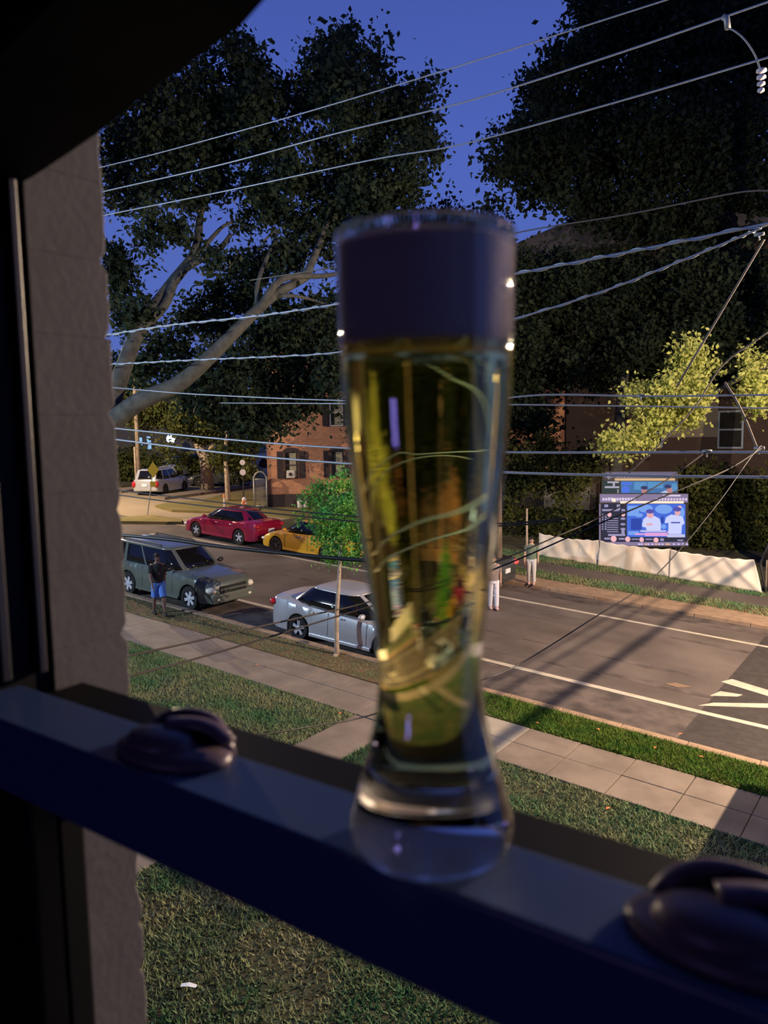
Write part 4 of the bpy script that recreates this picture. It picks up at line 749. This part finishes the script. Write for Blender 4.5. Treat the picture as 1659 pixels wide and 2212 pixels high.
cable('black cable over the red sedan roof, the lower of two', [(262, 1070), (400, 1088), (580, 1108), (760, 1126), (900, 1134), (1079, 1136), (1215, 1126)], 9.0, 0.011, M['cable_black'], ext1=0)
cable('thick black cable bundle crossing over the sage SUV roof', [(262, 1156), (370, 1166), (470, 1180), (620, 1196), (765, 1209), (900, 1215), (1040, 1213)], 7.5, 0.026, M['cable_black'], ext1=0)
cable('service cable rising from the lawn side past the silver sedan, the upper of two', [(262, 1420), (420, 1386), (568, 1352), (680, 1327), (794, 1301), (1040, 1225), (1216, 1153), (1292, 1119), (1424, 1047), (1527, 975)], 4.0, 0.010, M['cable_dark'], ext1=0, dY=8.5)
cable('service cable rising from the lawn side past the silver sedan, the lower of two', [(270, 1463), (440, 1418), (618, 1365), (787, 1314), (1040, 1240), (1320, 1120), (1500, 1045), (1580, 1010), (1650, 965)], 4.0, 0.010, M['cable_dark'], ext1=0, dY=8.5)
cable('black service cable sagging over the lawn behind the rail and up past the video screen', [(500, 1592), (560, 1588), (680, 1568), (800, 1545), (1040, 1469), (1130, 1430), (1290, 1330), (1400, 1258), (1485, 1168), (1560, 1075), (1620, 990), (1645, 962)], 3.5, 0.007, M['cable_black'], ext1=0, dY=9.0)
cable('guy cable slanting down from the twisted line toward the lit leaves', [(1651, 517), (1590, 620), (1521, 736)], 13.2, 0.018, M['cable_tan'], ext0=0, ext1=0.3)
cable('loose cable slanting behind the lit leaves toward the video screen', [(1640, 730), (1560, 790), (1500, 880), (1430, 955), (1358, 1022)], 14.5, 0.014, M['cable_tan'], ext1=0)
cable('short cable hanging at the right edge above the cable junction', [(1575, 840), (1591, 866), (1612, 910), (1634, 965)], 13.0, 0.018, M['cable_tan'], ext0=0.2, ext1=0)
for i, (x, y, Y, lb) in enumerate(((1527, 975, 12.5, 'cable clamp where the upper service cable joins the strand'), (1640, 968, 12.5, 'cable clamp cluster at the right edge, above the video screen level'), (1640, 506, 13.0, 'cable clamp on the bright twisted line at the right edge'), (1384, 855, 13.0, 'small shiny cable clamp on the pale cable among lit leaves'))):
    c = PY(x, y, Y); t = thing('cable_clamp', lb, 'clamp', c)
    MB().tube([(-0.07, 0, 0.0), (0.07, 0, 0.0)], 0.026, 10).obj('clamp_body', M['galv'], t, smooth=True)
    MB().tube([(0.0, 0, -0.09), (0.0, 0, 0.02)], 0.014, 8).obj('bolt', M['chrome'], t, smooth=True)
c = PY(1570, 42, 13.0); t = thing('hanging_insulator', 'insulator clamp with a curved jumper wire hanging at the top right corner', 'insulator', c)
def rel(px, py, Y): return PY(px, py, Y) - c
MB().tube([rel(1562, 36, 13), rel(1570, 42, 13), rel(1572, 62, 13)], 0.045, 10).obj('clamp_body', M['galv'], t, smooth=True)
MB().tube(smooth_line([rel(1572, 62, 13), rel(1585, 66, 13), rel(1608, 85, 13), (rel(1630, 118, 13)), rel(1642, 150, 13)], 6), 0.013, 6).obj('jumper_wire', M['galv'], t, smooth=True)
ins = MB(); e0 = rel(1645, 150, 13)
for k in range(4): ins.lathe([(0.02, 0), (0.075 - 0.008 * k, 0.02), (0.07 - 0.008 * k, 0.05), (0.02, 0.065)], 14, (e0.x, e0.y, e0.z - 0.09 * k - 0.05))
ins.obj('insulator_discs', M['sign_white'], t, smooth=True)
# cables crossing the street beyond the right edge (their shadows fall on the road)
for a, b_, r_, lb in ((0.59, 0.0, 0.036, 'thick cable bundle crossing the street'), (0.20, 0.0, 0.012, 'thin cable crossing the street beside the bundle'), (0.03, 0.0, 0.012, 'second thin cable crossing the street beside the bundle')):
    tag(MB().tube(smooth_line([(a, 14.2, b_), (a, 20, b_ - 0.03), (a, 27, b_ + 0.05)], 8), r_, 8).obj('crossing_cable', M['cable_black'], smooth=True), lb, 'cable')
# ================================================================== LAMPS AND POLES
def street_lamp(label, base, top_z, head, bulb=True, glow='bulb_warm', s=1.0):
    b0 = Vector(base); h = Vector(head) - b0; t = thing('street_lamp', label, 'street lamp', b0)
    zt = top_z - b0.z
    MB().tube([(0, 0, -0.1), (0, 0, zt)], [0.15, 0.10], 14).obj('pole', M['wood_pole'], t, smooth=True)
    MB().tube(smooth_line([(0, 0, zt - 0.5), (h.x * 0.5, h.y * 0.5, h.z + 0.42), (h.x, h.y, h.z + 0.30)], 6), 0.035, 8).obj('arm', M['galv'], t, smooth=True)
    MB().lathe([(0.04 * s, 0.34 * s), (0.10 * s, 0.30 * s), (0.20 * s, 0.14 * s), (0.30 * s, 0.10 * s), (0.29 * s, 0.08 * s), (0.10 * s, 0.12 * s)], 20, tuple(h)).obj('lamp_hood', M['galv'], t, smooth=True)
    MB().ball((h.x, h.y, h.z + 0.11 * s), (0.10 * s, 0.10 * s, 0.05 * s)).obj('bulb', M[glow], t, smooth=True)
    return t
street_lamp('wooden pole with the warm street lamp that lights the road', (4.6, 14.25, gz(4.6)), 3.6, (4.0, 17.0, 2.78))
street_lamp('wooden pole with a warm lamp across the street beyond the right edge', (1.3, 27.6, gz(1.3)), 2.6, (1.3, 25.2, 2.0), s=1.9)
street_lamp('wooden pole with the warm lamp at the side street corner', (-39.5, 20.2, gz(-39.5)), 5.4, (-38.5, 21.0, 4.65))
lp = PD(1097, 712, 32)
street_lamp('lit street lamp showing at the right rim of the beer glass', tuple(G(1076, 1262)[:2]) + (gz(G(1076, 1262).x),), lp.z + 0.5, lp, glow='bulb_warm', s=0.9)
fl = thing('flood_light', 'white flood light fixed to the house front', 'lamp', (-24.0, 0.318, 1.5))
MB().box((-0.06, 0, -0.06), (0.06, 0.25, 0.0)).obj('bracket', M['galv'], fl); MB().box((-0.16, 0.25, -0.14), (0.16, 0.75, 0.10), 0.02).obj('housing', M['black'], fl)
tag(MB().box((-30, 0.0, -7.0), (-1.6, 0.317, 3.0)).obj('wall_facade', M['room']), kind='structure')
# added unseen roof on posts, casts the shadow at the lower right
bs = thing('shadow_shelter', 'added unseen shelter beyond the right edge that shadows the lower right ground', 'shadow caster', (0, 13.9, gz(0)))
MB().box((-0.42, -1.6, 2.95), (4.2, 0.85, 3.08)).obj('roof', M['galv'], bs)
for x in (-0.3, 4.0):
    for y in (-1.4, 0.6): MB().box((x, y, -0.1), (x + 0.08, y + 0.08, 2.96)).obj('post', M['galv'], bs)
# side street poles and signs
def pole(label, px, pyb, pyt, dep, r, m, nm='utility_pole', cat='pole'):
    b0 = G(px, pyb); d0 = float(np.dot(np.array(b0), ROT[:, 2])); tp = PD(px - 2, pyt, d0)
    return tag(MB().tube([b0 + Vector((0, 0, -0.1)), (b0.x, b0.y, tp.z)], [r, r * 0.8], 12).obj(nm, m, smooth=True), label, cat)
pole('wooden utility pole at the side street behind the reveal edge', 302, 1062, 800, 48, 0.14, M['wood_pole'])
pole('thin pale pole beside the utility pole at the side street', 295, 1060, 965, 48, 0.07, M['bark_light'], 'thin_pole')
def facing(t): t.rotation_euler = (0, 0, math.atan2(ROT[1, 0], ROT[0, 0])); return t
b0 = G(318, 1112); d0 = float(np.dot(np.array(b0), ROT[:, 2])); k0 = d0 / F_PX
t = facing(thing('warning_sign', 'yellow diamond warning sign on a leaning post at the side street', 'sign', b0))
MB().tube([(0, 0, -0.1), (18 * k0, 0, 100 * k0)], 0.03, 8).obj('post', M['galv'], t)
MB().add([(18 * k0 + x, y, 97 * k0 + z) for y in (-0.05, -0.03) for x, z in ((0, -0.42), (0.30, 0), (0, 0.42), (-0.30, 0))], [(0, 1, 2, 3), (7, 6, 5, 4), (0, 4, 5, 1), (1, 5, 6, 2), (2, 6, 7, 3), (3, 7, 4, 0)]).obj('diamond_panel', M['sign_yellow'], t)
MB().box((16 * k0 - 0.14, -0.05, 66 * k0 - 0.14), (16 * k0 + 0.14, -0.03, 66 * k0 + 0.14)).obj('lower_panel', M['sign_yellow'], t)
b0 = G(527, 1100); d0 = float(np.dot(np.array(b0), ROT[:, 2])); k0 = d0 / F_PX
t = facing(thing('parking_sign', 'white sign plates on a dark post left of the brick house', 'sign', b0))
MB().tube([(0, 0, -0.1), (0.02, 0, 108 * k0)], 0.035, 8).obj('post', M['black'], t)
for zc_, hw_, hh_ in ((80 * k0, 0.17, 0.30), (101 * k0, 0.15, 0.16)):
    MB().lathe([(0.001, -0.06), (hw_, -0.06), (hw_, -0.045), (0.001, -0.045)], 20, (0.02, 0, zc_), axis='y').obj('sign_plate', M['sign_white'], t).scale = (1, 1, 1)
b0 = G(527, 1100) + Vector((0.35, -0.3, 0)); t = thing('fire_hydrant', 'orange and white fire hydrant at the foot of the white sign', 'hydrant', b0)
MB().lathe([(0.16, 0), (0.16, 0.05), (0.11, 0.07), (0.11, 0.45), (0.14, 0.47), (0.14, 0.52), (0.001, 0.53)], 16).obj('barrel', M['orange'], t, smooth=True)
MB().lathe([(0.13, 0.52), (0.12, 0.62), (0.06, 0.70), (0.001, 0.71)], 16).obj('bonnet', M['sign_white'], t, smooth=True)
MB().tube([(-0.19, 0, 0.38), (0.19, 0, 0.38)], 0.055, 10).obj('nozzle', M['sign_white'], t, smooth=True)
b0 = G(485, 1098); t = thing('marker_post', 'short pinkish marker post at the foot of the slim tree', 'post', b0)
MB().tube([(0, 0, -0.05), (0, 0, 0.75)], 0.05, 8).obj('shaft', M['sign_white'], t); MB().lathe([(0.07, 0.6), (0.07, 0.72), (0.001, 0.8)], 10).obj('cap', M['orange'], t)
# garden gate with mesh
b0 = G(564, 1097); k0 = float(np.dot(np.array(b0), ROT[:, 2])) / F_PX; t = facing(thing('garden_gate', 'pale metal mesh gate beside the corner of the brick house', 'gate', b0))
for x in (-14, 14): MB().tube([(x * k0, 0, -0.1), (x * k0, 0, 68 * k0)], 0.045, 8).obj('gate_post', M['galv'], t, smooth=True)
for z in (4, 62): MB().tube([(-14 * k0, 0, z * k0), (14 * k0, 0, z * k0)], 0.03, 6).obj('rail', M['galv'], t, smooth=True)
mm = MB()
for i in range(-9, 10):
    mm.tube([(i * 1.5 * k0, 0.0, 4 * k0), (i * 1.5 * k0, 0.0, 62 * k0)], 0.006, 4)
for z in range(6, 62, 3): mm.tube([(-14 * k0, 0.012, z * k0), (14 * k0, 0.012, z * k0)], 0.006, 4)
tag(mm.obj('wire_mesh', M['galv'], t), kind='stuff')
ar = MB(); L = [(-13.5 * k0 * math.cos(PI * q / 10), 0, (62 + 16 * math.sin(PI * q / 10)) * k0) for q in range(11)]
ar.tube(L, 0.04, 6); ar.obj('arch', M['galv'], t, smooth=True)
# ================================================================== BRICK HOUSE
hb0 = G(580, 1096); HA = math.radians(40)
t = thing('brick_house', 'two-storey red brick house with dark shutters across the street', 'house', hb0, HA)
FWD, FH = 17.0, 9.0
MB().box((0, 0, 0.70), (FWD, 10, FH)).obj('brick_wall', M['brick'], t)
MB().box((-0.04, -0.06, -0.8), (FWD + 0.04, 10.06, 0.72)).obj('foundation', M['foundation'], t)
MB().add([(-0.5, -0.5, FH), (FWD + 0.5, -0.5, FH), (FWD + 0.5, 10.5, FH), (-0.5, 10.5, FH), (3, 5, FH + 2.6), (FWD - 3, 5, FH + 2.6)], [(3, 2, 1, 0), (0, 1, 5, 4), (1, 2, 5), (2, 3, 4, 5), (3, 0, 4)]).obj('roof', M['roof'], t)
def house_window(cx_, z0, z1, w, arch, frame, ac=False, curt=True):
    wf_ = MB(); y0, y1 = -0.03, 0.05; e = 0.07
    wf_.box((cx_ - w / 2 - e, y0, z0 - e), (cx_ + w / 2 + e, y1, z0)); wf_.box((cx_ - w / 2 - e, y0, z1), (cx_ + w / 2 + e, y1, z1 + e))
    wf_.box((cx_ - w / 2 - e, y0, z0), (cx_ - w / 2, y1, z1)); wf_.box((cx_ + w / 2, y0, z0), (cx_ + w / 2 + e, y1, z1)); wf_.box((cx_ - w / 2, y0, (z0 + z1) / 2 - 0.03), (cx_ + w / 2, y1, (z0 + z1) / 2 + 0.03))
    f_ = wf_.obj('window', frame, t)
    MB().box((cx_ - w / 2, -0.008, z0), (cx_ + w / 2, 0.03, z1)).obj('pane', M['pane'], f_)
    MB().box((cx_ - w * 0.16, -0.016, z0 + 0.02), (cx_ + w * 0.44, -0.009, z1 - 0.02)).obj('curtain', M['curtain'], f_)
    if arch:
        pts = [(cx_ + (w / 2 + 0.16) * math.cos(PI * q / 10), z1 + 0.04 + 0.26 * math.sin(PI * q / 10)) for q in range(11)]
        MB().add([(x, y, z) for y in (-0.05, 0.02) for x, z in pts], [tuple(range(11)), tuple(range(21, 10, -1))] + [(i, i + 1, 12 + i, 11 + i) for i in range(10)]).obj('arch', M['shutter'], f_)
    for sd in (-1, 1):
        xa = cx_ + sd * (w / 2 + 0.30); shb = MB().box((xa - 0.18, -0.05, z0 - 0.05), (xa + 0.18, 0.0, z1 + 0.08)).obj('shutter', M['shutter'], t)
        sl = MB()
        for q in range(12):
            zz = lerp(z0, z1, (q + 0.5) / 12); sl.box((xa - 0.14, -0.062, zz - 0.03), (xa + 0.14, -0.048, zz + 0.02))
        sl.obj('louvers', M['shutter'], shb)
    if ac:
        a_ = MB().box((cx_ - 0.28, -0.42, z0 + 0.0), (cx_ + 0.20, -0.02, z0 + 0.42), 0.02).obj('air_conditioner', M['white_trim'], t, bevel=0.02)
        MB().lathe([(0.001, 0), (0.10, 0), (0.10, 0.01), (0.001, 0.012)], 16, (cx_ - 0.04, -0.437, z0 + 0.21), axis='y').obj('fan_grille', M['shutter'], a_)
for i, cx_ in enumerate((1.35, 3.95, 6.9, 9.6, 12.4, 15.0)):
    house_window(cx_, 1.65, 3.05, 0.62, True, M['shutter'], ac=(i == 0))
    if i != 0: house_window(cx_ - 0.02, 4.55, 5.95, 0.60, False, M['white_trim'])
for i, dx in enumerate((0.0, 0.32)):
    o = MB().lathe([(0.10, 0), (0.15, 0.10), (0.15, 0.42), (0.09, 0.52), (0.001, 0.53)], 14).obj('garden_urn', M['sign_white'], smooth=True)
    q = Vector((1.78 + dx, -0.55, -0.05)); q.rotate(Matrix.Rotation(HA, 3, 'Z')); o.location = hb0 + q
    tag(o, 'white garden urn at the foot of the brick house, the %s one' % ('left' if i == 0 else 'right'), 'urn')
# far bluish house
hb = G(300, 1006); t = thing('far_house', 'far house with small cyan lit windows and a bluish flood light', 'house', PD(300, 1000, 78), math.radians(35))
K = 78 / F_PX
MB().box((-6, 0, -4), (9.5, 6, 4.2)).obj('wall', M['grey_wall'], t); MB().add([(-6.5, -0.5, 4.2), (10, -0.5, 4.2), (10, 6.5, 4.2), (-6.5, 6.5, 4.2), (-6.5, 3, 6.4), (10, 3, 6.4)], [(3, 2, 1, 0), (0, 1, 5, 4), (1, 2, 5), (2, 3, 4, 5), (3, 0, 4)]).obj('roof', M['roof'], t)
for dx, dz in ((6, 50), (24, 52), (25, 44), (6, 35), (25, 34), (6, 17)):
    w_ = MB().box((dx * K - 0.24, -0.06, dz * K - 0.26), (dx * K + 0.24, 0.0, dz * K + 0.26)).obj('window', M['shutter'], t)
    MB().box((dx * K - 0.19, -0.075, dz * K - 0.21), (dx * K + 0.19, -0.055, dz * K + 0.21)).obj('pane', M['win_cool'], w_)
for (px, py, r_, lb) in ((369, 948, 0.32, 'glaring bluish white flood light on the far house'), (406, 925, 0.16, 'small cyan lamp among the leaves above the flood light')):
    c_ = PD(px, py, 72); t = thing('wall_light', lb, 'lamp', c_)
    MB().ball((0, 0, 0), r_ * 1.3).obj('bulb', M['bulb_cool'], t, smooth=True); MB().lathe([(r_ * 0.9, r_ * 0.75), (r_ * 0.5, r_ * 1.3), (0.02, r_ * 1.5)], 14).obj('cap', M['black'], t)
    MB().tube([(0, 0, r_), (0, 0, r_ + 0.3), (0.3, 2.5, r_ + 0.3)], 0.03, 6).obj('bracket', M['black'], t)
# dark house behind the video screen
db = Vector((-24, 43, gz(-24))); t = thing('dark_house', 'dark house with a pale framed window behind the trees on the right', 'house', db)
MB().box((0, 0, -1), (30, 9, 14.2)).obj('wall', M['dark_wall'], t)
MB().add([(-0.8, -0.8, 14.2), (17, -0.8, 14.2), (9.5, -0.8, 16.6), (-0.8, 10, 14.2), (17, 10, 14.2), (9.5, 10, 16.6)], [(0, 1, 2), (5, 4, 3), (0, 2, 5, 3), (1, 4, 5, 2), (0, 3, 4, 1)]).obj('gable_roof', M['roof'], t)
def dwin(px, py, w, h):
    c_ = PY(px, py, 42.95) - db; w_ = MB()
    for a, b_ in (((-w / 2 - 0.09, -h / 2 - 0.09), (-w / 2, h / 2 + 0.09)), ((w / 2, -h / 2 - 0.09), (w / 2 + 0.09, h / 2 + 0.09)), ((-w / 2, -h / 2 - 0.09), (w / 2, -h / 2)), ((-w / 2, h / 2), (w / 2, h / 2 + 0.09)), ((-w / 2, -0.04), (w / 2, 0.04))):
        w_.box((c_.x + a[0], -0.06, c_.z + a[1]), (c_.x + b_[0], 0.02, c_.z + b_[1]))
    f_ = w_.obj('window', mat('bluish_frame', (0.20, 0.26, 0.34), 0.6), t); MB().box((c_.x - w / 2, -0.03, c_.z - h / 2), (c_.x + w / 2, 0.0, c_.z + h / 2)).obj('pane', M['pane'], f_)
dwin(1578, 928, 1.05, 1.75); dwin(1410, 935, 0.9, 1.4)
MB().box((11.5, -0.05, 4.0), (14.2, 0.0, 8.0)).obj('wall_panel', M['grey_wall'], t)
c_ = PY(1235, 1085, 42.9) - db
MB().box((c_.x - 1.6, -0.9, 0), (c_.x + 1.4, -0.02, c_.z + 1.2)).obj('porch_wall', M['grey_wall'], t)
# ================================================================== TARP FENCE
ta, tb_ = G(1163, 1201), G(1653, 1283); tz = lambda f_: lerp(0.92, 1.12, f_)
t = thing('tarp_fence', 'white tarp fence stretched below the video screen', 'fence', ta)
dirv = (tb_ - ta)
def tarp_panel(f0, f1, seed, skew=0.0):
    r = random.Random(seed); nx, nz = 60, 14; V_ = []
    ph = [(r.uniform(2, 9), r.uniform(-6, 6), r.uniform(0, 6), r.uniform(0.010, 0.030)) for _ in range(9)]
    tr_ = [0.25, 0.5, 0.75]
    for i in range(nx + 1):
        u = i / nx; f_ = lerp(f0, f1, u); p = dirv * f_
        for j in range(nz + 1):
            v = j / nz; d = sum(a * math.sin(kx * u * 3 + kz * v + q) for kx, kz, q, a in ph)
            d += 0.05 * math.exp(-((u - v * 0.5) / 0.05) ** 2) + 0.04 * math.exp(-((1 - u - v * 0.35) / 0.04) ** 2)
            sag = -0.05 * math.sin(PI * u) * v + 0.015 * math.sin(u * 40) * v
            V_.append((p.x + skew * v * u, p.y - d, p.z + 0.02 + v * tz(f_) + sag))
    n_ = nz + 1; return MB().add(V_, [(i * n_ + j, (i + 1) * n_ + j, (i + 1) * n_ + j + 1, i * n_ + j + 1) for i in range(nx) for j in range(nz)])
for f0, f1, sd in ((0.0, 0.30, 4), (0.303, 0.62, 9), (0.623, 0.99, 12)):
    o = tarp_panel(f0, f1, sd, -0.30 if f1 > 0.9 else 0).obj('tarp_panel', M['tarp'], t, smooth=True); sm = o.modifiers.new('thick', 'SOLIDIFY'); sm.thickness = 0.01
for f_ in (0.0, 0.30, 0.62, 1.0):
    p = dirv * f_; MB().tube([(p.x, p.y + 0.10, p.z - 0.1), (p.x, p.y + 0.10, p.z + tz(f_) + 0.05)], 0.03, 8).obj('post', M['wood_pole'], t)
t = thing('black_screen', 'black fabric panel starting where the white tarp ends at the right edge', 'screen panel', tb_ + Vector((0.05, 0.1, 0)))
MB().box((0.0, -0.03, 0.0), (2.5, 0.03, 1.35)).obj('fabric', M['cloth_black'], t); MB().tube([(0.0, 0, -0.1), (-0.25, 0, 1.0), (0.05, 0, 1.85)], 0.05, 8).obj('post', M['black'], t)
pole('thin pale post behind the person in the green shirt', 1138, 1235, 1097, 30, 0.045, M['bark_light'], 'thin_post', 'post')
# ================================================================== VIDEO SCREEN
QO = PD(1392, 1125, 34.6); QN = Vector((ROT[0, 2], ROT[1, 2], 0)).normalized(); QR = Vector((-QN.y, QN.x, 0)) * -1
def scr(cx_, cy_, off): 
    d = Vector(ray(1270 + cx_ * 0.14467, 1000 + cy_ * 0.14467)); o = QO + QN * off; k = o.dot(QN) / d.dot(QN); return d * k
def screen(label, x0, y0, x1, y1, off, items):
    base = (scr(x0, y1, off) + scr(x1, y1, off)) / 2; t = thing('video_screen', label, 'screen', base); dx = []
    def slab(nm, pts, d0, d1, m):
        A = [scr(x, y, off) - base + QN * d0 for x, y in pts]; B_ = [scr(x, y, off) - base + QN * d1 for x, y in pts]; n_ = len(pts)
        return MB().add(A + B_, [tuple(range(n_)), tuple(range(2 * n_ - 1, n_ - 1, -1))] + [(i, (i + 1) % n_, n_ + (i + 1) % n_, n_ + i) for i in range(n_)]).obj(nm, m, t, fix=True)
    R4 = lambda a, b_, c_, d_: [(a, b_), (c_, b_), (c_, d_), (a, d_)]
    slab('casing', R4(x0, y0, x1, y1), 0.0, 0.22, M['black'])
    for g_ in (0.12, 0.86):
        xx = lerp(x0, x1, g_); slab('leg', [(xx, y1), (xx + 25, y1), (xx + 25, y1 + 140), (xx, y1 + 140)], 0.10, 0.18, M['black'])
    for li, (nm, col, s_, shp) in enumerate(items):
        mk = 'scr_%0.2f_%0.2f_%0.2f_%0.2f' % (*col, s_)
        if mk not in M: M[mk] = emis('screen_glow', col, s_)
        pts_list = []
        for q in shp:
            if q[0] == 'r': pts_list.append(R4(*q[1:]))
            elif q[0] == 'e': pts_list.append([(q[1] + q[3] * math.cos(2 * PI * k / 14), q[2] + q[4] * math.sin(2 * PI * k / 14)) for k in range(14)])
            else: pts_list.append(list(q[1]))
        mb = MB(); d0, d1 = -0.004 * (li + 1), 0.0
        for pts in pts_list:
            A = [scr(x, y, off) - base + QN * d0 for x, y in pts]; B_ = [scr(x, y, off) - base + QN * d1 for x, y in pts]; n_ = len(pts)
            mb.add(A + B_, [tuple(range(n_)), tuple(range(2 * n_ - 1, n_ - 1, -1))] + [(i, (i + 1) % n_, n_ + (i + 1) % n_, n_ + i) for i in range(n_)])
        o_ = mb.obj(nm, M[mk], t, fix=True)
        if len(pts_list) > 1: o_['kind'] = 'stuff'
    return t
rs = random.Random(2)
screen('large outdoor video screen showing two people in pale shirts on blue, in front', 165, 455, 1502, 1262, 0.0, [
    ('header_band', (0.32, 0.25, 0.42), 0.8, [('r', 180, 465, 1495, 590), ('r', 195, 1180, 1495, 1235), ('r', 168, 610, 188, 1180)]),
    ('side_list', (0.04, 0.04, 0.07), 0.9, [('r', 200, 605, 572, 1108), ('r', 200, 1112, 1482, 1178)]),
    ('picture', (0.07, 0.16, 0.72), 1.0, [('r', 582, 612, 1455, 1106)]),
    ('picture_background', (0.22, 0.42, 0.95), 0.9, [('r', 590, 640, 760, 790), ('e', 860, 680, 110, 60), ('e', 1130, 690, 130, 70), ('e', 1400, 740, 40, 80), ('r', 600, 1020, 760, 1075), ('e', 1130, 950, 40, 35), ('e', 760, 780, 60, 30)]),
    ('picture_shade', (0.04, 0.08, 0.45), 0.9, [('r', 640, 830, 800, 1000), ('r', 1090, 800, 1130, 900)]),
    ('list_lines', (0.42, 0.38, 0.62), 0.8, [('r', 210, 690, 460, 718), ('r', 500, 690, 552, 720), ('r', 430, 620, 480, 700), ('r', 245, 620, 300, 660)] + [('r', 285, y, 450, y + 12) for y in range(822, 1030, 33)] + [('r', 210, y, 228, y + 22) for y in range(760, 990, 36)] + [('r', 252, y, 275, y + 22) for y in range(760, 990, 36)] + [('e', 522, y, 38, 17) for y in (832, 915, 985)] + [('r', 300, 1060, 555, 1090), ('r', 500, 1000, 545, 1060), ('r', 245, 1115, 330, 1142), ('r', 460, 1120, 545, 1145), ('r', 650, 1130, 760, 1146), ('r', 860, 1130, 960, 1148), ('r', 1335, 1145, 1420, 1165), ('r', 1080, 1125, 1130, 1165)]),
    ('header_text', (0.75, 0.62, 0.85), 0.95, [('r', x, 520 + rs.uniform(-4, 4), x + 30, 560) for x in range(215, 700, 42)] + [('r', x, 525, x + 28, 560) for x in range(1010, 1480, 44)] + [('r', 1120, 475, 1380, 500)]),
    ('score_marks', (0.95, 0.50, 0.55), 1.0, [('e', 320, 772, 30, 34), ('e', 524, 770, 28, 30), ('e', 382, 1132, 44, 46), ('e', 592, 1138, 38, 40), ('e', 800, 1145, 32, 36), ('e', 1014, 1150, 38, 36), ('e', 1368, 656, 26, 18), ('r', 1185, 1015, 1245, 1045)]),
    ('bright_line', (1.0, 0.78, 0.62), 1.1, [('r', 482, 570, 1425, 604), ('e', 385, 556, 32, 28)]),
    ('pale_shirts', (0.62, 0.66, 1.0), 1.0, [('p', [(805, 930), (825, 840), (880, 795), (990, 790), (1065, 830), (1085, 900), (1082, 1010), (880, 1010), (860, 960), (815, 955)]), ('p', [(1145, 890), (1165, 810), (1240, 770), (1330, 780), (1410, 800), (1440, 900), (1400, 930), (1390, 1060), (1200, 1060), (1200, 890), (1150, 900)])]),
    ('faces', (0.85, 0.45, 0.50), 0.9, [('e', 925, 770, 50, 55), ('e', 1335, 740, 42, 48), ('r', 870, 900, 960, 930)]),
    ('caps', (0.10, 0.10, 0.45), 0.9, [('e', 925, 722, 62, 32), ('e', 1330, 690, 60, 34), ('r', 1235, 880, 1370, 900)]),
    ('caption_band', (0.85, 0.42, 0.80), 0.9, [('r', 848, 1040, 1180, 1090), ('r', 700, 1050, 840, 1075)]),
    ('caption_text', (0.62, 0.62, 0.95), 0.9, [('r', 1182, 1065, 1440, 1108), ('r', 780, 1005, 1160, 1028)]),
    ('tick_dots', (0.85, 0.50, 0.35), 0.9, [('e', x, 1212, 17, 14) for x in (860, 1015, 1170, 1205)]),
    ('tick_dots', (0.65, 0.55, 0.90), 0.9, [('e', x, 1212, 17, 14) for x in (760, 800, 900, 960, 1060, 1110, 1280, 1350, 1420, 1475)]),
])
screen('added second screen standing for the ghosted double image of the front one', 205, 125, 1352, 600, 0.55, [  # ghost image of the front screen, built as an added screen
    ('header_band', (0.20, 0.17, 0.28), 0.8, [('r', 220, 135, 1340, 225)]),
    ('side_list', (0.045, 0.06, 0.06), 0.9, [('r', 215, 262, 480, 560)]),
    ('picture', (0.08, 0.20, 0.45), 0.9, [('r', 492, 272, 1335, 590)]),
    ('picture_background', (0.12, 0.32, 0.62), 0.9, [('r', 690, 285, 870, 400), ('r', 890, 285, 1120, 380), ('e', 1290, 370, 50, 70)]),
    ('picture_shade', (0.10, 0.20, 0.85), 0.9, [('e', 560, 400, 60, 55), ('r', 505, 290, 650, 330)]),
    ('header_text', (0.55, 0.50, 0.65), 0.8, [('r', x, 185, x + 30, 215) for x in range(430, 1200, 52)] + [('e', 312, 215, 28, 24), ('r', 290, 275, 460, 300), ('r', 370, 300, 400, 345), ('r', 250, 348, 465, 375)] + [('r', 435, y, 460, y + 12) for y in range(395, 460, 22)]),
    ('bright_line', (0.80, 0.52, 0.28), 0.9, [('r', 400, 230, 1298, 264)]),
    ('pale_shirts', (0.50, 0.62, 0.88), 0.9, [('p', [(700, 560), (760, 470), (840, 440), (930, 460), (985, 520), (985, 590), (700, 590)]), ('p', [(1055, 560), (1075, 450), (1150, 410), (1250, 430), (1330, 470), (1330, 590), (1060, 590)])]),
    ('faces', (0.55, 0.26, 0.28), 0.9, [('e', 838, 415, 42, 42), ('e', 1215, 405, 45, 45)]),
    ('caps', (0.05, 0.06, 0.16), 0.9, [('e', 838, 370, 52, 28), ('e', 1190, 352, 52, 30)]),
])
